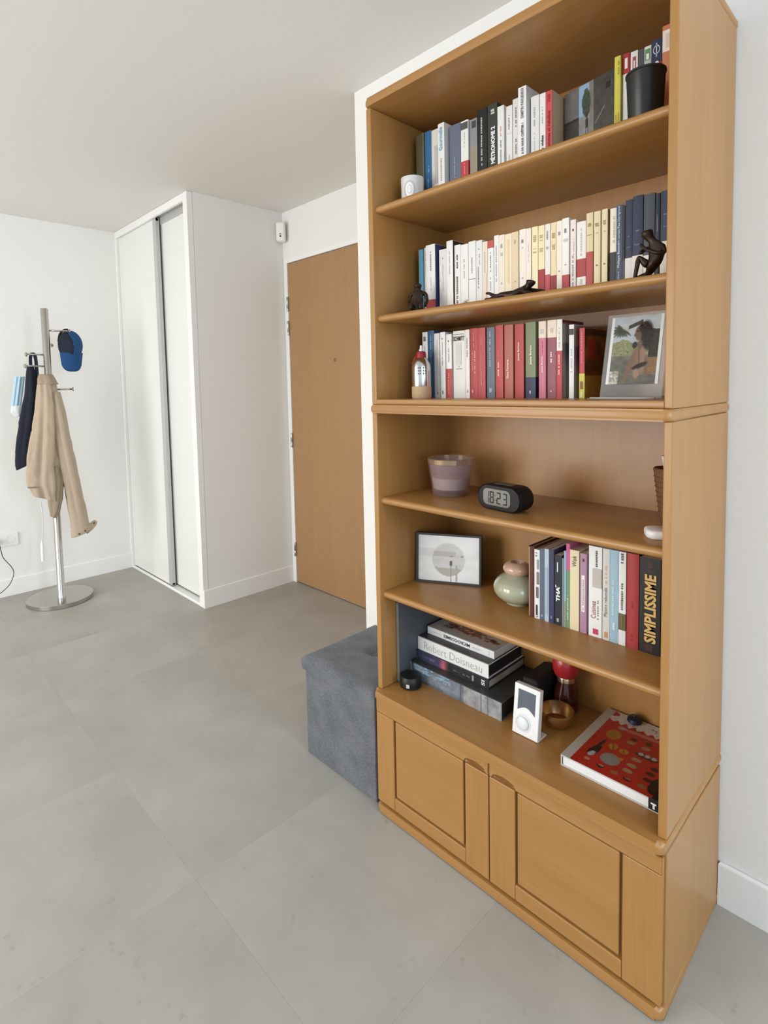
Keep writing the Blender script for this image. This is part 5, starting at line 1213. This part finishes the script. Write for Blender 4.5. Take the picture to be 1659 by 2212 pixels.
o = me_obj('mask_cloth', v, f, mat((176, 204, 220), 0.8, 0, 0.05, 60.0, name='mask_blue'), t); md = o.modifiers.new('s', 'SOLIDIFY'); md.thickness = 0.002
garment('mask_lining', [(0.004, -0.022, -0.165, .012, .026, .1, 0), (0.004, -0.026, -0.200, .012, .030, .12, .3), (0.002, -0.020, -0.228, .008, .016, .12, .5)], mat((232, 233, 232), 0.8), t, 20)
tube('ear_loop', smoothpath([(0, -0.02, -0.002), (0.01, 0.01, 0.03), (0.03, 0.035, 0.055), (0.02, 0.03, 0.02), (0, 0.02, -0.004)], 6), 0.0012, mat((238, 238, 238), 0.7), t, 6)
t = thing('white_lanyard', 'thin white cord with a white tip hanging behind the coat stand pole', 'cord', (PX - 0.09, -0.262, 0.62))
tube('cord_line', smoothpath([(0, 0.0, 0.0), (0, 0.006, -0.08), (0, 0.003, -0.16), (0, -0.004, -0.24)], 6), 0.0032, mat((226, 224, 218), 0.7), t, 8)
lathe('cord_tip', [(0.0, -0.36), (0.008, -0.36), (0.009, -0.355), (0.009, -0.262), (0.006, -0.25), (0.003, -0.235)], mat((244, 243, 240), 0.4), t, 14, False, loc=(0, -0.006, 0))

BLUE = mat((24, 72, 122), 0.8, 0, 0.08, 160.0, 0.1, name='royal_blue_cotton'); NAV = mat((24, 30, 48), 0.8, 0, 0.1, 160.0, 0.1, name='dark_navy_mesh')
t = thing('blue_cap', 'royal blue baseball cap with a dark panel hanging from a steel peg', 'cap', (PX - 0.02, -0.072, 1.545))
def dome(name, a0, a1, m_, grow=1.0):
    v, f = [], []; NJ, NI = 12, 20
    for j in range(NJ + 1):
        ph = PI / 2 * j / NJ
        for i in range(NI + 1):
            th = a0 + (a1 - a0) * i / NI
            v.append((0.085 * math.sin(ph) * grow, 0.066 * math.cos(ph) * math.cos(th) * grow, 0.088 * math.cos(ph) * math.sin(th) * grow))
    for j in range(NJ):
        for i in range(NI):
            a = j * (NI + 1) + i; f.append((a, a + 1, a + NI + 2, a + NI + 1))
    o = me_obj(name, v, f, m_, t, True); md = o.modifiers.new('s', 'SOLIDIFY'); md.thickness = 0.003
    return o
dome('crown', -0.75 * PI * 0.7, 0.62 * PI, BLUE); dome('front_panel', 0.62 * PI, 2 * PI - 0.75 * PI * 0.7, NAV)
garment('sweat_band', [(-0.006, 0, 0, 0, 0, 0, 0)] * 2, NAV, t, 4) if False else None
v, f = [], []; NI, NJ = 16, 8
for j in range(NJ + 1):
    for i in range(NI + 1):
        u = i / NI * 2 - 1; w_ = j / NJ
        L = 0.112 * (1 - abs(u) ** 3.2) ** 0.42
        v.append((0.036 + 0.026 * (1 - u * u) - 0.020 * w_ * L / .112, u * 0.060 - 0.006, -0.045 - L * w_))
for j in range(NJ):
    for i in range(NI):
        a = j * (NI + 1) + i; f.append((a, a + 1, a + NI + 2, a + NI + 1))
o = me_obj('brim', v, f, BLUE, t, True); md = o.modifiers.new('s', 'SOLIDIFY'); md.thickness = 0.004
lathe('top_button', [(0.0, 0.0), (0.007, 0.0), (0.006, 0.004), (0.0, 0.005)], BLUE, t, 14, False, loc=(0.0855, 0, 0), rot=(0, PI/2, 0))
tube('back_strap', smoothpath([(-0.004, -0.060, 0.02), (-0.010, -0.050, 0.062), (0.0, -0.030, 0.088), (0.012, -0.010, 0.092)], 6), 0.006, mat((40, 38, 30), 0.8), t, 8)

# ------------------------------------------------------------------ sockets, cable, alarm detector
SOCK = mat((240, 239, 236), 0.35, 0, 0.01, 20.0, name='socket_plastic')
t = thing('wall_socket', 'white double wall socket above the left baseboard', 'socket', (XL, -0.408, 0.355))
extrude_poly('plate', rrect(0.165, 0.080, 0.008, 4), 'x', 0.0, 0.009, SOCK, t, 0.0015)
for yy in (-0.040, 0.040):
    lathe('socket_well', [(0.0225, 0.010), (0.0215, 0.0105), (0.0205, 0.004), (0.0, 0.004)], mat((226, 225, 221), 0.4), t, 28, False, loc=(0, yy, 0), rot=(0, PI/2, 0))
    for dz in (-.009, .009): lathe('contact_hole', [(0.0, 0.0), (0.0028, 0.0)], mat(K, 0.6), t, 10, False, loc=(0.0046, yy + dz, 0), rot=(0, PI/2, 0))
t = thing('power_cable', 'thin black power cable plugged into the wall socket', 'cable', (XL + 0.006, -0.448, 0.355))
lathe('plug', [(0.0, 0.0), (0.016, 0.0), (0.017, 0.012), (0.013, 0.028), (0.0, 0.030)], mat((58, 36, 30), 0.5), t, 18, False, rot=(0, PI/2, 0))
lathe('plug_grip', [(0.006, 0.026), (0.008, 0.030), (0.006, 0.040)], mat((58, 36, 30), 0.5), t, 14, rot=(0, PI/2, 0))
tube('cord', smoothpath([(0.034, 0.0, 0.0), (0.050, 0.012, -0.010), (0.052, 0.020, -0.06), (0.050, 0.030, -0.10), (0.050, 0.070, -0.17), (0.052, 0.075, -0.215), (0.055, 0.045, -0.275), (0.060, -0.02, -0.318), (0.07, -0.12, -0.340), (0.10, -0.30, -0.3515)], 10), 0.0022, mat((44, 42, 42), 0.5), t, 8)

t = thing('motion_detector', 'white motion detector mounted high in the corner beside the entrance door', 'detector', (XC + 0.022, YD - 0.022, 2.17), (0, 0, PI / 4))
bm = bmesh.new(); bxm(bm, -0.028, 0.028, -0.046, 0.0, 0.0, 0.120, 0.012, 4)
smooth_ang(bm_obj('housing', bm, mat((238, 237, 234), 0.35, 0, 0.01, 20.0), t), 0.8)
bm = bmesh.new(); bxm(bm, -0.021, 0.021, -0.0475, -0.040, 0.048, 0.106, 0.004, 3); smooth_ang(bm_obj('lens_window', bm, mat((244, 243, 241), 0.5), t), 0.8)
lathe('lens', [(0.0, 0.0), (0.0055, 0.0), (0.005, 0.002), (0.0, 0.0025)], mat((60, 52, 48), 0.2), t, 16, False, loc=(0, -0.046, 0.030), rot=(PI/2, 0, 0))
quads('indicator_window', [(-0.006, 0.006, 0.040, 0.047)], mat((130, 128, 126), 0.4), t, -0.0462)
